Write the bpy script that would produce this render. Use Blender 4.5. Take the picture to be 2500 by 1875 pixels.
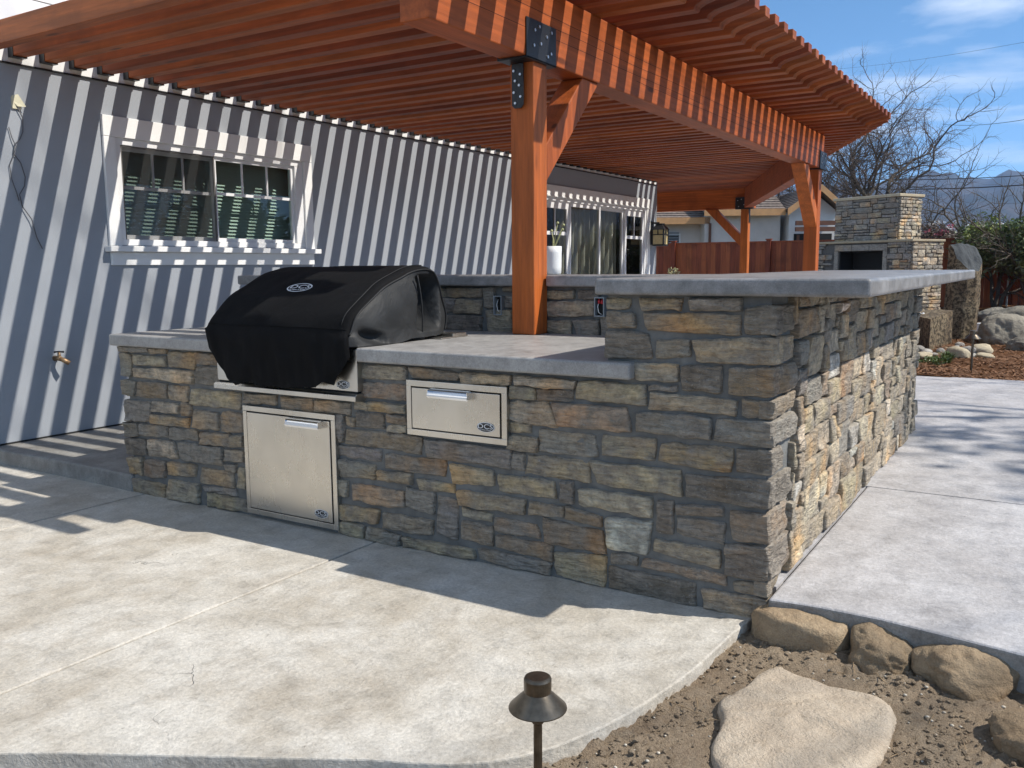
import bpy, bmesh, math, random
from mathutils import Vector, Matrix, noise
R = math.radians
random.seed(7)
for o in list(bpy.data.objects): bpy.data.objects.remove(o)
scene = bpy.context.scene
COL = scene.collection

# ------------------------------------------------------------------ camera
CAM = Vector((0.8296, -3.0499, 1.2764)); YAW, PITCH, ROLL, FPX = 0.5575, -0.13316, -0.00753, 2146.86
_fw = Vector((-math.sin(YAW)*math.cos(PITCH), math.cos(YAW)*math.cos(PITCH), math.sin(PITCH)))
_rt = Vector((math.cos(YAW), math.sin(YAW), 0)); _up = _rt.cross(_fw)
_r2 = _rt*math.cos(ROLL)+_up*math.sin(ROLL); _u2 = _up*math.cos(ROLL)-_rt*math.sin(ROLL)
cd = bpy.data.cameras.new('camera'); cam = bpy.data.objects.new('camera', cd); COL.objects.link(cam)
cam.matrix_world = Matrix(((_r2.x, _u2.x, -_fw.x, CAM.x), (_r2.y, _u2.y, -_fw.y, CAM.y), (_r2.z, _u2.z, -_fw.z, CAM.z), (0, 0, 0, 1)))
cd.sensor_width = 36; cd.lens = 36*FPX/2500; cd.clip_start = 0.05; cd.clip_end = 20000
scene.camera = cam
def ray(u, v): return _fw+_r2*((u-1250)/FPX)+_u2*((937.5-v)/FPX)
def at(u, v, D): return CAM+ray(u, v)*D            # a point D metres away along the view axis
def onY(u, v, y): d = ray(u, v); return CAM+d*((y-CAM.y)/d.y)
def onZ(u, v, z): d = ray(u, v); return CAM+d*((z-CAM.z)/d.z)

# ------------------------------------------------------------------ sky, sun, exposure
SUN = Vector((0.86, 0.285, 1.0)).normalized()
w = bpy.data.worlds.new('World'); scene.world = w; w.use_nodes = True
nt = w.node_tree; nt.nodes.clear()
def wn(t, **k):
    n = nt.nodes.new(t)
    for a, b in k.items(): setattr(n, a, b)
    return n
out = wn('ShaderNodeOutputWorld'); bg = wn('ShaderNodeBackground'); bg.inputs[1].default_value = 0.15
sky = wn('ShaderNodeTexSky', sky_type='NISHITA', sun_disc=False)
sky.sun_elevation = math.asin(SUN.z); sky.sun_rotation = math.atan2(SUN.x, SUN.y); sky.dust_density = 0.05; sky.ozone_density = 5.0; sky.air_density = 0.42
CLX, CLY = 3.3, 7.7
tc = wn('ShaderNodeTexCoord'); sep = wn('ShaderNodeSeparateXYZ'); nt.links.new(tc.outputs['Generated'], sep.inputs[0])
# thin streaky clouds: noise over bearing and elevation, stretched level with the horizon
azn = wn('ShaderNodeMath', operation='ARCTAN2'); nt.links.new(sep.outputs[0], azn.inputs[0]); nt.links.new(sep.outputs[1], azn.inputs[1])
eln = wn('ShaderNodeMath', operation='ARCSINE'); nt.links.new(sep.outputs[2], eln.inputs[0])
cmb = wn('ShaderNodeCombineXYZ'); nt.links.new(azn.outputs[0], cmb.inputs[0]); nt.links.new(eln.outputs[0], cmb.inputs[1])
mp = wn('ShaderNodeMapping'); nt.links.new(cmb.outputs[0], mp.inputs[0])
mp.inputs['Location'].default_value = (CLX, CLY, 0); mp.inputs['Rotation'].default_value = (0, 0, R(4)); mp.inputs['Scale'].default_value = (1.9, 10.5, 1)
cn = wn('ShaderNodeTexNoise'); nt.links.new(mp.outputs[0], cn.inputs['Vector']); cn.inputs['Scale'].default_value = 0.75; cn.inputs['Detail'].default_value = 9; cn.inputs['Roughness'].default_value = 0.55; cn.inputs['Distortion'].default_value = 0.35
cr = wn('ShaderNodeValToRGB'); nt.links.new(cn.outputs[0], cr.inputs[0]); cr.color_ramp.elements[0].position = 0.50; cr.color_ramp.elements[1].position = 0.68  # wide cover: extra clouds out of frame are added to whiten the fill light
cmix = wn('ShaderNodeMix', data_type='RGBA'); nt.links.new(cr.outputs[0], cmix.inputs[0])
hsv = wn('ShaderNodeHueSaturation'); hsv.inputs['Hue'].default_value = 0.485; hsv.inputs['Saturation'].default_value = 1.06; hsv.inputs['Value'].default_value = 1.0
nt.links.new(sky.outputs[0], hsv.inputs['Color']); nt.links.new(hsv.outputs[0], cmix.inputs[6]); cmix.inputs[7].default_value = (6.6, 6.8, 7.0, 1)
nt.links.new(cmix.outputs[2], bg.inputs[0]); nt.links.new(bg.outputs[0], out.inputs[0])
sl = bpy.data.lights.new('sun', 'SUN'); sl.energy = 3.9; sl.angle = R(0.53); sl.color = (1, 0.945, 0.855)
so = bpy.data.objects.new('sun', sl); COL.objects.link(so); so.rotation_euler = SUN.to_track_quat('Z', 'Y').to_euler(); so.location = (8, 4, 12)
vs = scene.view_settings; vs.view_transform = 'Standard'; vs.look = 'None'; vs.gamma = 1; vs.use_curve_mapping = False; vs.exposure = 0.66
scene.render.engine = 'CYCLES'
try:
    scene.cycles.max_bounces = 5; scene.cycles.diffuse_bounces = 3; scene.cycles.glossy_bounces = 3; scene.cycles.transparent_max_bounces = 10; scene.cycles.volume_bounces = 0
    scene.cycles.caustics_reflective = False; scene.cycles.caustics_refractive = False; scene.cycles.sample_clamp_indirect = 6
except Exception: pass

# ------------------------------------------------------------------ helpers
WL = {}
class MB:
    def __init__(s): s.v = []; s.f = []; s.a = None
    def add(s, vs, fs):
        b = len(s.v); s.v += [tuple(p) for p in vs]; s.f += [tuple(i+b for i in f) for f in fs]; return s
    def box(s, x0, x1, y0, y1, z0, z1):
        return s.add([(x0,y0,z0),(x1,y0,z0),(x1,y1,z0),(x0,y1,z0),(x0,y0,z1),(x1,y0,z1),(x1,y1,z1),(x0,y1,z1)],
                     [(3,2,1,0),(4,5,6,7),(0,1,5,4),(1,2,6,5),(2,3,7,6),(3,0,4,7)])
    def prism(s, pts, d):                        # planar loop of 3-D points swept by vector d
        n = len(pts); d = Vector(d); p = [Vector(q) for q in pts]
        return s.add(p+[q+d for q in p], [tuple(range(n))[::-1], tuple(range(n, 2*n))]+[(i, (i+1) % n, n+(i+1) % n, n+i) for i in range(n)])
    def tube(s, pts, r, n=8, cap=True):
        pts = [Vector(p) for p in pts]; k = len(pts); rs = r if isinstance(r, (list, tuple)) else [r]*k
        b = len(s.v); ref = None
        for i, p in enumerate(pts):
            t = (pts[min(i+1, k-1)]-pts[max(i-1, 0)])
            if t.length < 1e-9: t = Vector((0, 0, 1))
            t.normalize()
            if ref is None: ref = t.orthogonal().normalized()
            ref = (ref-t*ref.dot(t))
            if ref.length < 1e-6: ref = t.orthogonal()
            ref.normalize(); q = t.cross(ref)
            for j in range(n):
                a = 2*math.pi*j/n; s.v.append(tuple(p+(ref*math.cos(a)+q*math.sin(a))*rs[i]))
        for i in range(k-1):
            for j in range(n): s.f.append((b+i*n+j, b+i*n+(j+1) % n, b+(i+1)*n+(j+1) % n, b+(i+1)*n+j))
        if cap: s.f.append(tuple(b+j for j in range(n))[::-1]); s.f.append(tuple(b+(k-1)*n+j for j in range(n)))
        return s
    def lathe(s, prof, c, n=24):                 # prof: (radius, z) pairs around a vertical axis at c
        b = len(s.v); c = Vector(c)
        for r, z in prof:
            for j in range(n): a = 2*math.pi*j/n; s.v.append((c.x+r*math.cos(a), c.y+r*math.sin(a), c.z+z))
        for i in range(len(prof)-1):
            for j in range(n): s.f.append((b+i*n+j, b+i*n+(j+1) % n, b+(i+1)*n+(j+1) % n, b+(i+1)*n+j))
        s.f.append(tuple(b+j for j in range(n))[::-1]); s.f.append(tuple(b+(len(prof)-1)*n+j for j in range(n)))
        return s
    def mesh(s, name, origin):
        me = bpy.data.meshes.new(name); me.from_pydata([(p[0]-origin.x, p[1]-origin.y, p[2]-origin.z) for p in s.v], [], s.f); me.update(); return me
def setp(o, label=None, cat=None, group=None, kind=None):
    for k, v in (('label', label), ('category', cat), ('group', group), ('kind', kind)):
        if v: o[k] = v
    return o
def link(o, loc, parent):
    COL.objects.link(o); WL[o.name] = Vector(loc)
    if parent: o.parent = parent; o.location = Vector(loc)-WL[parent.name]
    else: o.location = loc
    return o
def obj(name, mb, m, parent=None, smooth=False, bevel=0, seg=2, label=None, cat=None, group=None, kind=None, color=None, attr=None, fixn=True):
    xs = [p[0] for p in mb.v]; ys = [p[1] for p in mb.v]; zs = [p[2] for p in mb.v]
    c = Vector(((min(xs)+max(xs))/2, (min(ys)+max(ys))/2, min(zs)))
    me = mb.mesh(name, c)
    if attr:
        at_ = me.attributes.new('rim', 'FLOAT', 'POINT'); at_.data.foreach_set('value', attr)
    if fixn or bevel:
        bm = bmesh.new(); bm.from_mesh(me)
        if fixn: bmesh.ops.recalc_face_normals(bm, faces=bm.faces)
        if bevel:
            ed = [e for e in bm.edges if len(e.link_faces) == 2 and e.calc_face_angle(0) > 0.5]
            bmesh.ops.bevel(bm, geom=ed, offset=bevel, segments=seg, profile=0.5, affect='EDGES', clamp_overlap=True)
        bm.to_mesh(me); bm.free()
    if m: me.materials.append(m)
    if smooth: me.polygons.foreach_set('use_smooth', [True]*len(me.polygons))
    if attr: me.set_sharp_from_angle(angle=R(34))
    o = bpy.data.objects.new(name, me); link(o, c, parent)
    if color: o.color = (*color, 1)
    return setp(o, label, cat, group, kind)
def again(o, loc, parent=None, label=None, group=None):      # copy of one object at a world place, mesh shared
    c = o.copy(); link(c, loc, parent)
    if label: c['label'] = label
    if group: c['group'] = group
    return c
def thing(name, loc, label, cat, group=None):
    o = bpy.data.objects.new(name, None); o.empty_display_size = 0.1; link(o, Vector(loc), None); return setp(o, label, cat, group)
def structure(name, loc=(0, 0, 0)):
    o = bpy.data.objects.new(name, None); link(o, Vector(loc), None); o['kind'] = 'structure'; return o
def nz(x, y=0, z=0): return noise.noise(Vector((x, y, z)))
def fbm(x, y, z=0, o=4): return noise.fractal(Vector((x, y, z)), 1.0, 2.1, o)

# ------------------------------------------------------------------ materials
class NT:
    def __init__(s, name):
        s.m = bpy.data.materials.new(name); s.m.use_nodes = True; s.t = s.m.node_tree; s.n = s.t.nodes
        s.b = s.n['Principled BSDF']; s.out = s.n['Material Output']
    def new(s, t, **k):
        n = s.n.new(t)
        for a, b in k.items():
            if a[0] == '_': continue
            setattr(n, a, b)
        return n
    def l(s, a, b): s.t.links.new(a, b)
    def co(s, kind='Object', scale=(1, 1, 1), rot=(0, 0, 0)):
        c = s.new('ShaderNodeTexCoord'); m = s.new('ShaderNodeMapping'); s.l(c.outputs[kind], m.inputs[0])
        m.inputs['Scale'].default_value = scale; m.inputs['Rotation'].default_value = rot; return m.outputs[0]
    def wco(s, scale=(1, 1, 1)):                 # world position
        g = s.new('ShaderNodeNewGeometry'); m = s.new('ShaderNodeMapping'); s.l(g.outputs['Position'], m.inputs[0]); m.inputs['Scale'].default_value = scale; return m.outputs[0]
    def noise(s, co, sc, det=6, rough=.55, dist=0):
        n = s.new('ShaderNodeTexNoise'); s.l(co, n.inputs['Vector']); n.inputs['Scale'].default_value = sc; n.inputs['Detail'].default_value = det; n.inputs['Roughness'].default_value = rough; n.inputs['Distortion'].default_value = dist; return n.outputs[0]
    def ramp(s, fac, stops):
        r = s.new('ShaderNodeValToRGB'); s.l(fac, r.inputs[0]); e = r.color_ramp.elements
        while len(e) < len(stops): e.new(0.5)
        for i, (p, c) in enumerate(stops): e[i].position = p; e[i].color = (*c, 1) if isinstance(c, tuple) else (c, c, c, 1)
        return r.outputs[0]
    def mix(s, fac, a, b, mode='MIX'):
        n = s.new('ShaderNodeMix', data_type='RGBA', blend_type=mode)
        for i, x in ((0, fac), (6, a), (7, b)):
            if isinstance(x, (int, float)): n.inputs[i].default_value = x if i == 0 else (x, x, x, 1)
            elif isinstance(x, tuple): n.inputs[i].default_value = (*x, 1)
            else: s.l(x, n.inputs[i])
        return n.outputs[2]
    def math(s, op, a, b=None):
        n = s.new('ShaderNodeMath', operation=op)
        for i, x in ((0, a), (1, b)):
            if x is None: continue
            if isinstance(x, (int, float)): n.inputs[i].default_value = x
            else: s.l(x, n.inputs[i])
        return n.outputs[0]
    def bump(s, h, strength=.5, dist=.01):
        n = s.new('ShaderNodeBump'); n.inputs['Strength'].default_value = strength; n.inputs['Distance'].default_value = dist; s.l(h, n.inputs['Height']); s.l(n.outputs[0], s.b.inputs['Normal'])
    def set(s, col=None, rough=None, metal=None, spec=None):
        for nm, x in (('Base Color', col), ('Roughness', rough), ('Metallic', metal), ('Specular IOR Level', spec)):
            if x is None: continue
            if isinstance(x, tuple): s.b.inputs[nm].default_value = (*x, 1)
            elif isinstance(x, (int, float)): s.b.inputs[nm].default_value = x
            else: s.l(x, s.b.inputs[nm])
        return s.m
def plain(name, col, rough=.6, metal=0, spec=.5, var=.12, sc=20, bmp=0):
    t = NT(name); n = t.noise(t.wco(), sc, 5); c = t.mix(1.0, col, t.ramp(n, [(.3, 1-var), (.7, 1+var*.6)]), 'MULTIPLY')
    if bmp: t.bump(t.noise(t.wco(), sc*4, 4), .4, bmp)
    return t.set(c, rough, metal, spec)
MT = {}
def wood(name, scale, base=(.53, .13, .026), dark=.42):
    t = NT(name); oi = t.new('ShaderNodeObjectInfo'); c = t.co('Object', scale)
    add = t.new('ShaderNodeVectorMath', operation='ADD'); t.l(c, add.inputs[0])
    cb = t.new('ShaderNodeCombineXYZ')
    for i in range(3): t.l(t.math('MULTIPLY', oi.outputs['Random'], 37.0+11*i), cb.inputs[i])
    t.l(cb.outputs[0], add.inputs[1]); v = add.outputs[0]
    g1 = t.noise(v, 1.0, 6, .6, .6); g2 = t.noise(v, 5.0, 3, .6)
    wv = t.new('ShaderNodeTexWave', wave_type='RINGS', rings_direction='X'); t.l(v, wv.inputs['Vector']); wv.inputs['Scale'].default_value = .55; wv.inputs['Distortion'].default_value = 5; wv.inputs['Detail'].default_value = 3
    col = t.mix(t.ramp(g1, [(.28, 0.0), (.62, 1.0)]), tuple(x*dark*1.4 for x in base), base)
    col = t.mix(.16, col, t.mix(t.ramp(wv.outputs[0], [(.2, 0.), (.9, 1.)]), tuple(x*.5 for x in base), tuple(min(1, x*1.2) for x in base)))
    col = t.mix(.5, col, t.ramp(g2, [(.25, .5), (.75, 1.22)]), 'MULTIPLY')
    vk = t.new('ShaderNodeTexVoronoi'); t.l(t.co('Object', tuple(x**.5*1.3 for x in scale)), vk.inputs['Vector']); vk.inputs['Scale'].default_value = 1.0; col = t.mix(t.ramp(vk.outputs['Distance'], [(.05, .9), (.10, .0)]), col, tuple(x*.22 for x in base))
    # knots and darker blotches of the stain
    kn = t.noise(t.wco(), 2.3, 4, .6); col = t.mix(t.ramp(kn, [(.52, 0.), (.68, .6)]), col, tuple(x*.42 for x in base))
    hs = t.new('ShaderNodeHueSaturation'); t.l(col, hs.inputs['Color']); t.l(t.math('ADD', t.math('MULTIPLY', oi.outputs['Random'], .6), .66), hs.inputs['Value']); t.l(t.math('ADD', t.math('MULTIPLY', oi.outputs['Random'], .012), .494), hs.inputs['Hue'])
    t.bump(g2, .35, .004)
    return t.set(hs.outputs[0], .55, 0, .35)
MT['wx'] = wood('cedar_along_x', (.9, 14, 14)); MT['wy'] = wood('cedar_along_y', (14, .9, 14)); MT['wz'] = wood('cedar_along_z', (14, 14, .9))
MT['wr'] = wood('cedar_rafter', (.9, 14, 14), (.38, .09, .0205), .28)
MT['fence'] = wood('fence_cedar', (18, 18, .9), (.36, .088, .032))
def stone_mat(name, gray=(.305, .268, .222), sc=1.0, sat=1.0):
    t = NT(name); oi = t.new('ShaderNodeObjectInfo'); v = t.wco(); at_ = t.new('ShaderNodeAttribute', attribute_name='rim')
    n1 = t.noise(v, 9*sc, 4, .62, .4); n2 = t.noise(v, 42*sc, 4, .7); n3 = t.noise(v, 150*sc, 2, .7); n4 = t.noise(v, 4*sc, 1)
    base = t.mix(t.ramp(n1, [(.34, 0.0), (.66, 1.0)]), gray, oi.outputs['Color'])
    base = t.mix(t.math('MULTIPLY', at_.outputs['Fac'], .6), base, gray)
    base = t.mix(t.ramp(n4, [(.55, 0.), (.72, .5)]), base, t.mix(1.0, oi.outputs['Color'], (1.35, 1.0, .62), 'MULTIPLY'))
    n5 = t.noise(t.wco((1, 1, 4.5)), 13*sc, 5, .65, .5)
    base = t.mix(.6, base, t.ramp(n5, [(.32, .5), (.5, 1.05), (.70, 1.4)]), 'MULTIPLY')
    base = t.mix(.6, base, t.ramp(n2, [(.30, .5), (.5, 1.0), (.72, 1.3)]), 'MULTIPLY')
    base = t.mix(t.ramp(n3, [(.62, 0.), (.74, .7)]), base, (.46, .45, .42))
    h = t.math('ADD', t.math('MULTIPLY', n5, 1.1), t.math('ADD', t.math('MULTIPLY', n2, .45), t.math('MULTIPLY', n3, .16)))
    t.bump(h, 1.0, .03)
    return t.set(base, .82, 0, .3)
MT['stone'] = stone_mat('ledge_stone')
MT['fstone'] = stone_mat('fireplace_stone', (.27, .25, .22), .7)
def mortar():
    t = NT('mortar'); v = t.wco(); n = t.noise(v, 14, 6, .6); n2 = t.noise(v, 120, 4, .7)
    c = t.mix(t.ramp(n, [(.3, 0.), (.7, 1.)]), (.125, .127, .124), (.21, .211, .203)); t.bump(t.math('ADD', n2, n), .6, .008); return t.set(c, .9, 0, .2)
MT['mortar'] = mortar()
def concrete(name, c1, c2, c3, sc=1, rough=.62, bump=.004, spec=.4, stain=None, crack=True):
    t = NT(name); v = t.wco(); a = t.noise(v, 2.0*sc, 8, .68, .15); b = t.noise(v, 9*sc, 7, .72, .2); d = t.noise(v, 75*sc, 4, .75); s = t.noise(t.wco((1, .62, 1)), 3.1*sc, 8, .72, .25)
    col = t.mix(t.ramp(a, [(.40, 0.), (.60, 1.)]), c1, c2)
    col = t.mix(t.ramp(s, [(.50, 0.), (.66, .62)]), col, c3)
    pit = t.noise(v, 26*sc, 6, .8); col = t.mix(t.ramp(pit, [(.30, .75), (.40, 0.)]), col, tuple(x*.62 for x in c3))
    col = t.mix(.55, col, t.ramp(b, [(.33, .62), (.5, 1.0), (.68, 1.16)]), 'MULTIPLY')
    col = t.mix(.6, col, t.ramp(d, [(.32, .62), (.68, 1.22)]), 'MULTIPLY')
    h = t.math('ADD', t.math('MULTIPLY', b, 1.0), t.math('ADD', t.math('MULTIPLY', s, 1.6), t.math('MULTIPLY', d, .18)))
    if crack:
        vo = t.new('ShaderNodeTexVoronoi', feature='DISTANCE_TO_EDGE'); vd = t.new('ShaderNodeVectorMath', operation='ADD'); nn = t.new('ShaderNodeTexNoise'); t.l(v, nn.inputs['Vector']); nn.inputs['Scale'].default_value = 3.2; nn.inputs['Detail'].default_value = 6
        sc_ = t.new('ShaderNodeVectorMath', operation='SCALE'); t.l(nn.outputs['Color'], sc_.inputs[0]); sc_.inputs['Scale'].default_value = .55
        t.l(v, vd.inputs[0]); t.l(sc_.outputs[0], vd.inputs[1]); t.l(vd.outputs[0], vo.inputs['Vector']); vo.inputs['Scale'].default_value = 1.15
        line = t.ramp(vo.outputs['Distance'], [(.0, 1.), (.0035, 0.)]); msk = t.math('MULTIPLY', line, t.ramp(t.noise(v, 1.9, 3), [(.60, 0.), (.70, 1.)]))
        col = t.mix(t.math('MULTIPLY', msk, .22), col, (.22, .185, .145)); h = t.math('SUBTRACT', h, t.math('MULTIPLY', msk, 1.3))
    t.bump(h, .75, bump)
    rr = t.ramp(b, [(.3, rough-.12), (.7, rough+.12)])
    return t.set(col, rr, 0, spec)
MT['patio'] = concrete('stamped_concrete_cream', (.455, .415, .352), (.58, .55, .495), (.355, .308, .245), bump=.012)
MT['patio2'] = concrete('stamped_concrete_lilac', (.405, .388, .384), (.50, .487, .49), (.34, .325, .325), bump=.010)
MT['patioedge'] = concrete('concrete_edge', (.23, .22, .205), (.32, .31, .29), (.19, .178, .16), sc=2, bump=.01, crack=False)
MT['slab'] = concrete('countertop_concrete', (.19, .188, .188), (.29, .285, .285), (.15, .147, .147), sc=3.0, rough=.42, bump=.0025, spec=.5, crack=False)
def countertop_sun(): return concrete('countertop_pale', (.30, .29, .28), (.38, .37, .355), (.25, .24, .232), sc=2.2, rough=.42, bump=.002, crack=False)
def steel(name, rough=.3, col=(.63, .605, .555)):
    t = NT(name); n = t.noise(t.co('Object', (160, 8, 1.2)), 2.0, 3, .5); n2 = t.noise(t.wco(), 5, 4); n3 = t.noise(t.wco(), 40, 5, .7)
    c = t.mix(.8, col, t.ramp(t.noise(t.wco((1, 1, .8)), 4, 3, .5, .3), [(.32, .86), (.6, 1.04)]), 'MULTIPLY')
    r = t.math('ADD', t.math('MULTIPLY', n, .05), t.math('ADD', t.math('MULTIPLY', n2, .22), rough-.1)); t.bump(n, .012, .0004)
    return t.set(c, r, 1.0)
MT['steel'] = steel('brushed_steel', .25); MT['chrome'] = plain('polished_chrome', (.75, .77, .8), .08, 1, var=.03)
MT['black'] = plain('black_metal', (.012, .013, .016), .42, 0, .5, .2, 30, .0006)
MT['bolt'] = plain('bolt_zinc', (.55, .56, .58), .35, 1, var=.1)
MT['crack'] = plain('crack_line', (.05, .015, .008), .9)
MT['dark'] = plain('shadow_gap', (.012, .012, .012), .8)
MT['badge'] = plain('badge_black', (.015, .015, .017), .3)
MT['print'] = plain('silver_print', (.72, .73, .74), .4, 0, var=.05)
def fabric(name, col, rough):
    t = NT(name); v = t.wco(); n = t.noise(v, 6, 6, .6, .5); f = t.noise(v, 500, 2)
    c = t.mix(t.ramp(n, [(.3, 0.), (.7, 1.)]), tuple(x*.75 for x in col), tuple(x*1.3 for x in col)); t.bump(t.math('ADD', t.math('MULTIPLY', n, 1.0), t.math('MULTIPLY', f, .05)), .5, .02)
    return t.set(c, rough, 0, .16)
MT['cover'] = fabric('cover_cloth', (.0042, .0043, .005), .85); MT['vinyl'] = fabric('cover_vinyl', (.026, .027, .028), .5)
def wallmat():
    t = NT('grey_stucco'); v = t.wco(); n = t.noise(v, 2.2, 5); f = t.noise(v, 130, 4, .6); c = t.mix(t.ramp(n, [(.3, 0.), (.7, 1.)]), (.30, .322, .352), (.325, .345, .378)); t.bump(f, .35, .003); return t.set(c, .85, 0, .25)
MT['wall'] = wallmat()
MT['white'] = plain('white_paint', (.78, .78, .77), .45, 0, .4, .05, 6); MT['vinylwhite'] = plain('white_vinyl', (.74, .74, .74), .35, 0, .5, .04, 6)
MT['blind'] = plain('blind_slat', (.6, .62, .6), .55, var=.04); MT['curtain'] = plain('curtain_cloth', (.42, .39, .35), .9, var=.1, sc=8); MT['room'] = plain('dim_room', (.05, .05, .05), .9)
def glass(name, tint, refl=1.0):
    t = NT(name); t.n.remove(t.b); g = t.new('ShaderNodeBsdfGlossy'); g.inputs['Roughness'].default_value = .01; tr = t.new('ShaderNodeBsdfTransparent'); tr.inputs[0].default_value = (*tint, 1)
    ge = t.new('ShaderNodeNewGeometry'); dt = t.new('ShaderNodeVectorMath', operation='DOT_PRODUCT'); t.l(ge.outputs['Incoming'], dt.inputs[0]); t.l(ge.outputs['Normal'], dt.inputs[1]); fr = t.math('ADD', t.math('MULTIPLY', t.math('POWER', t.math('SUBTRACT', 1.0, t.math('ABSOLUTE', dt.outputs['Value'])), 5.0), .9), .07)
    m = t.new('ShaderNodeMixShader'); t.l(t.math('MINIMUM', t.math('MULTIPLY', fr, refl), 1.0), m.inputs[0]); t.l(tr.outputs[0], m.inputs[1]); t.l(g.outputs[0], m.inputs[2]); t.l(m.outputs[0], t.out.inputs[0]); return t.m
MT['glass'] = glass('window_glass', (.66, .77, .72), 1.0); MT['glass2'] = glass('door_glass', (.7, .74, .7), 1.2)
def screenmat():
    t = NT('insect_screen'); t.b.inputs['Base Color'].default_value = (.03, .03, .03, 1); tr = t.new('ShaderNodeBsdfTransparent'); m = t.new('ShaderNodeMixShader'); m.inputs[0].default_value = .42; t.l(tr.outputs[0], m.inputs[1]); t.l(t.b.outputs[0], m.inputs[2]); t.l(m.outputs[0], t.out.inputs[0]); return t.m
MT['screen'] = screenmat()
def soilmat(name, a, b, c, sc=1):
    t = NT(name); v = t.wco(); n = t.noise(v, 3*sc, 8, .65); f = t.noise(v, 60*sc, 6, .75); g = t.noise(v, 220*sc, 4, .7)
    col = t.mix(t.ramp(n, [(.35, 0.), (.65, 1.)]), a, b); col = t.mix(t.ramp(f, [(.52, 0.), (.68, .8)]), col, c); col = t.mix(.6, col, t.ramp(g, [(.3, .5), (.7, 1.3)]), 'MULTIPLY')
    t.bump(t.math('ADD', f, t.math('MULTIPLY', g, .6)), 1.0, .02); return t.set(col, .95, 0, .1)
MT['soil'] = soilmat('garden_soil', (.33, .25, .175), (.47, .375, .27), (.23, .17, .118)); MT['mulch'] = soilmat('bark_mulch', (.12, .055, .025), (.19, .09, .042), (.07, .035, .02))
MT['ground'] = soilmat('dry_ground', (.16, .12, .075), (.2, .17, .1), (.1, .1, .05), .3)
def rockmat(name, a, b, c, sc=1.0, bmp=.02, cm=(.5, .75, .7)):
    t = NT(name); oi = t.new('ShaderNodeObjectInfo'); v = t.wco(); n = t.noise(v, 5*sc, 7, .6, .5); f = t.noise(v, 40*sc, 6, .7); g = t.noise(v, 170*sc, 3, .7)
    col = t.mix(t.ramp(n, [(.32, 0.), (.68, 1.)]), a, b); col = t.mix(t.ramp(f, [(cm[0], 0.), (cm[1], cm[2])]), col, c); col = t.mix(.6, col, t.ramp(g, [(.25, .65), (.75, 1.25)]), 'MULTIPLY')
    hs = t.new('ShaderNodeHueSaturation'); t.l(col, hs.inputs['Color']); t.l(t.math('ADD', t.math('MULTIPLY', oi.outputs['Random'], .35), .82), hs.inputs['Value'])
    t.bump(t.math('ADD', n, t.math('ADD', t.math('MULTIPLY', f, .7), t.math('MULTIPLY', g, .2))), 1.0, bmp); return t.set(hs.outputs[0], .85, 0, .25)
MT['sand'] = rockmat('tan_sandstone', (.25, .175, .105), (.38, .29, .19), (.19, .135, .085)); MT['flag'] = rockmat('flagstone', (.47, .38, .285), (.58, .49, .38), (.4, .315, .23))
MT['boulder'] = rockmat('garden_boulder', (.19, .172, .14), (.36, .32, .25), (.12, .112, .095), .5, .04); MT['basalt'] = rockmat('basalt', (.13, .09, .055), (.30, .235, .15), (.03, .024, .017), .55, .03, (.46, .56, .85))
MT['slate'] = rockmat('broken_basalt', (.05, .056, .062), (.085, .092, .097), (.04, .044, .048), .4, .01); MT['river'] = rockmat('river_rock', (.3, .28, .25), (.45, .42, .37), (.22, .2, .19)); MT['cap'] = rockmat('buff_cap_stone', (.42, .35, .24), (.5, .43, .31), (.36, .29, .2), .8, .015)

# ------------------------------------------------------------------ the ground, patios, soil
def poly_slab(mb, pts, z0, z1):
    mb.prism([(x, y, z0) for x, y in pts], (0, 0, z1-z0)); return mb
obj('ground', MB().add([(-9000, -3000, -.32), (9000, -3000, -.32), (9000, 12000, -.32), (-9000, 12000, -.32)], [(0, 1, 2, 3)]), MT['ground'], kind='structure')
EDGE = [(-.05, .02), (-.058, -.06), (-.071, -.157), (-.078, -.30), (-.088, -.48), (-.104, -.60), (-.124, -.724), (-.15, -.85), (-.18, -.955), (-.213, -1.045), (-.25, -1.128), (-.30, -1.207), (-.36, -1.275), (-.44, -1.335), (-.54, -1.385), (-.64, -1.43), (-.8, -1.52), (-1.016, -1.638), (-1.19, -1.735), (-1.362, -1.828), (-1.5, -1.915), (-1.9, -2.2), (-2.6, -2.75), (-3.6, -3.7), (-5, -5.2)]
J1, J2, JG = -1.832, -3.56, .006
def clipx(pts, x0, x1):
    def half(p, f):
        o = []
        for i in range(len(p)):
            a, b = p[i], p[(i+1) % len(p)]; fa, fb = f(a), f(b)
            if fa >= 0: o.append(a)
            if (fa >= 0) != (fb >= 0): t = fa/(fa-fb); o.append((a[0]+(b[0]-a[0])*t, a[1]+(b[1]-a[1])*t))
        return o
    return half(half(pts, lambda q: q[0]-x0), lambda q: x1-q[0])
LP = structure('lower_patio')
full = EDGE+[(-9.5, -5.2), (-9.5, .02)]
for a, b in ((J1+JG, 1), (J2+JG, J1-JG), (-9.6, J2-JG)):
    obj('concrete_panel', poly_slab(MB(), clipx(full, a, b), -.16, 0), MT['patio'], LP, bevel=.005, seg=2)
obj('joint_bed', poly_slab(MB(), [(x*1.0-.012*0, y) for x, y in [(-.3, .0), (-.35, -1.1), (-1.5, -1.8), (-3, -3), (-9, -5), (-9, 0)]], -.15, -.014), MT['dark'], LP)
UP = structure('upper_patio')
UZ = .099
RE = [(.012, -.032), (.09, -.02), (.184, -.011), (.384, -.016), (.574, -.046), (.802, -.085), (1.1, -.16), (1.6, -.34), (2.6, -.85), (5, -2.4)]
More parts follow.
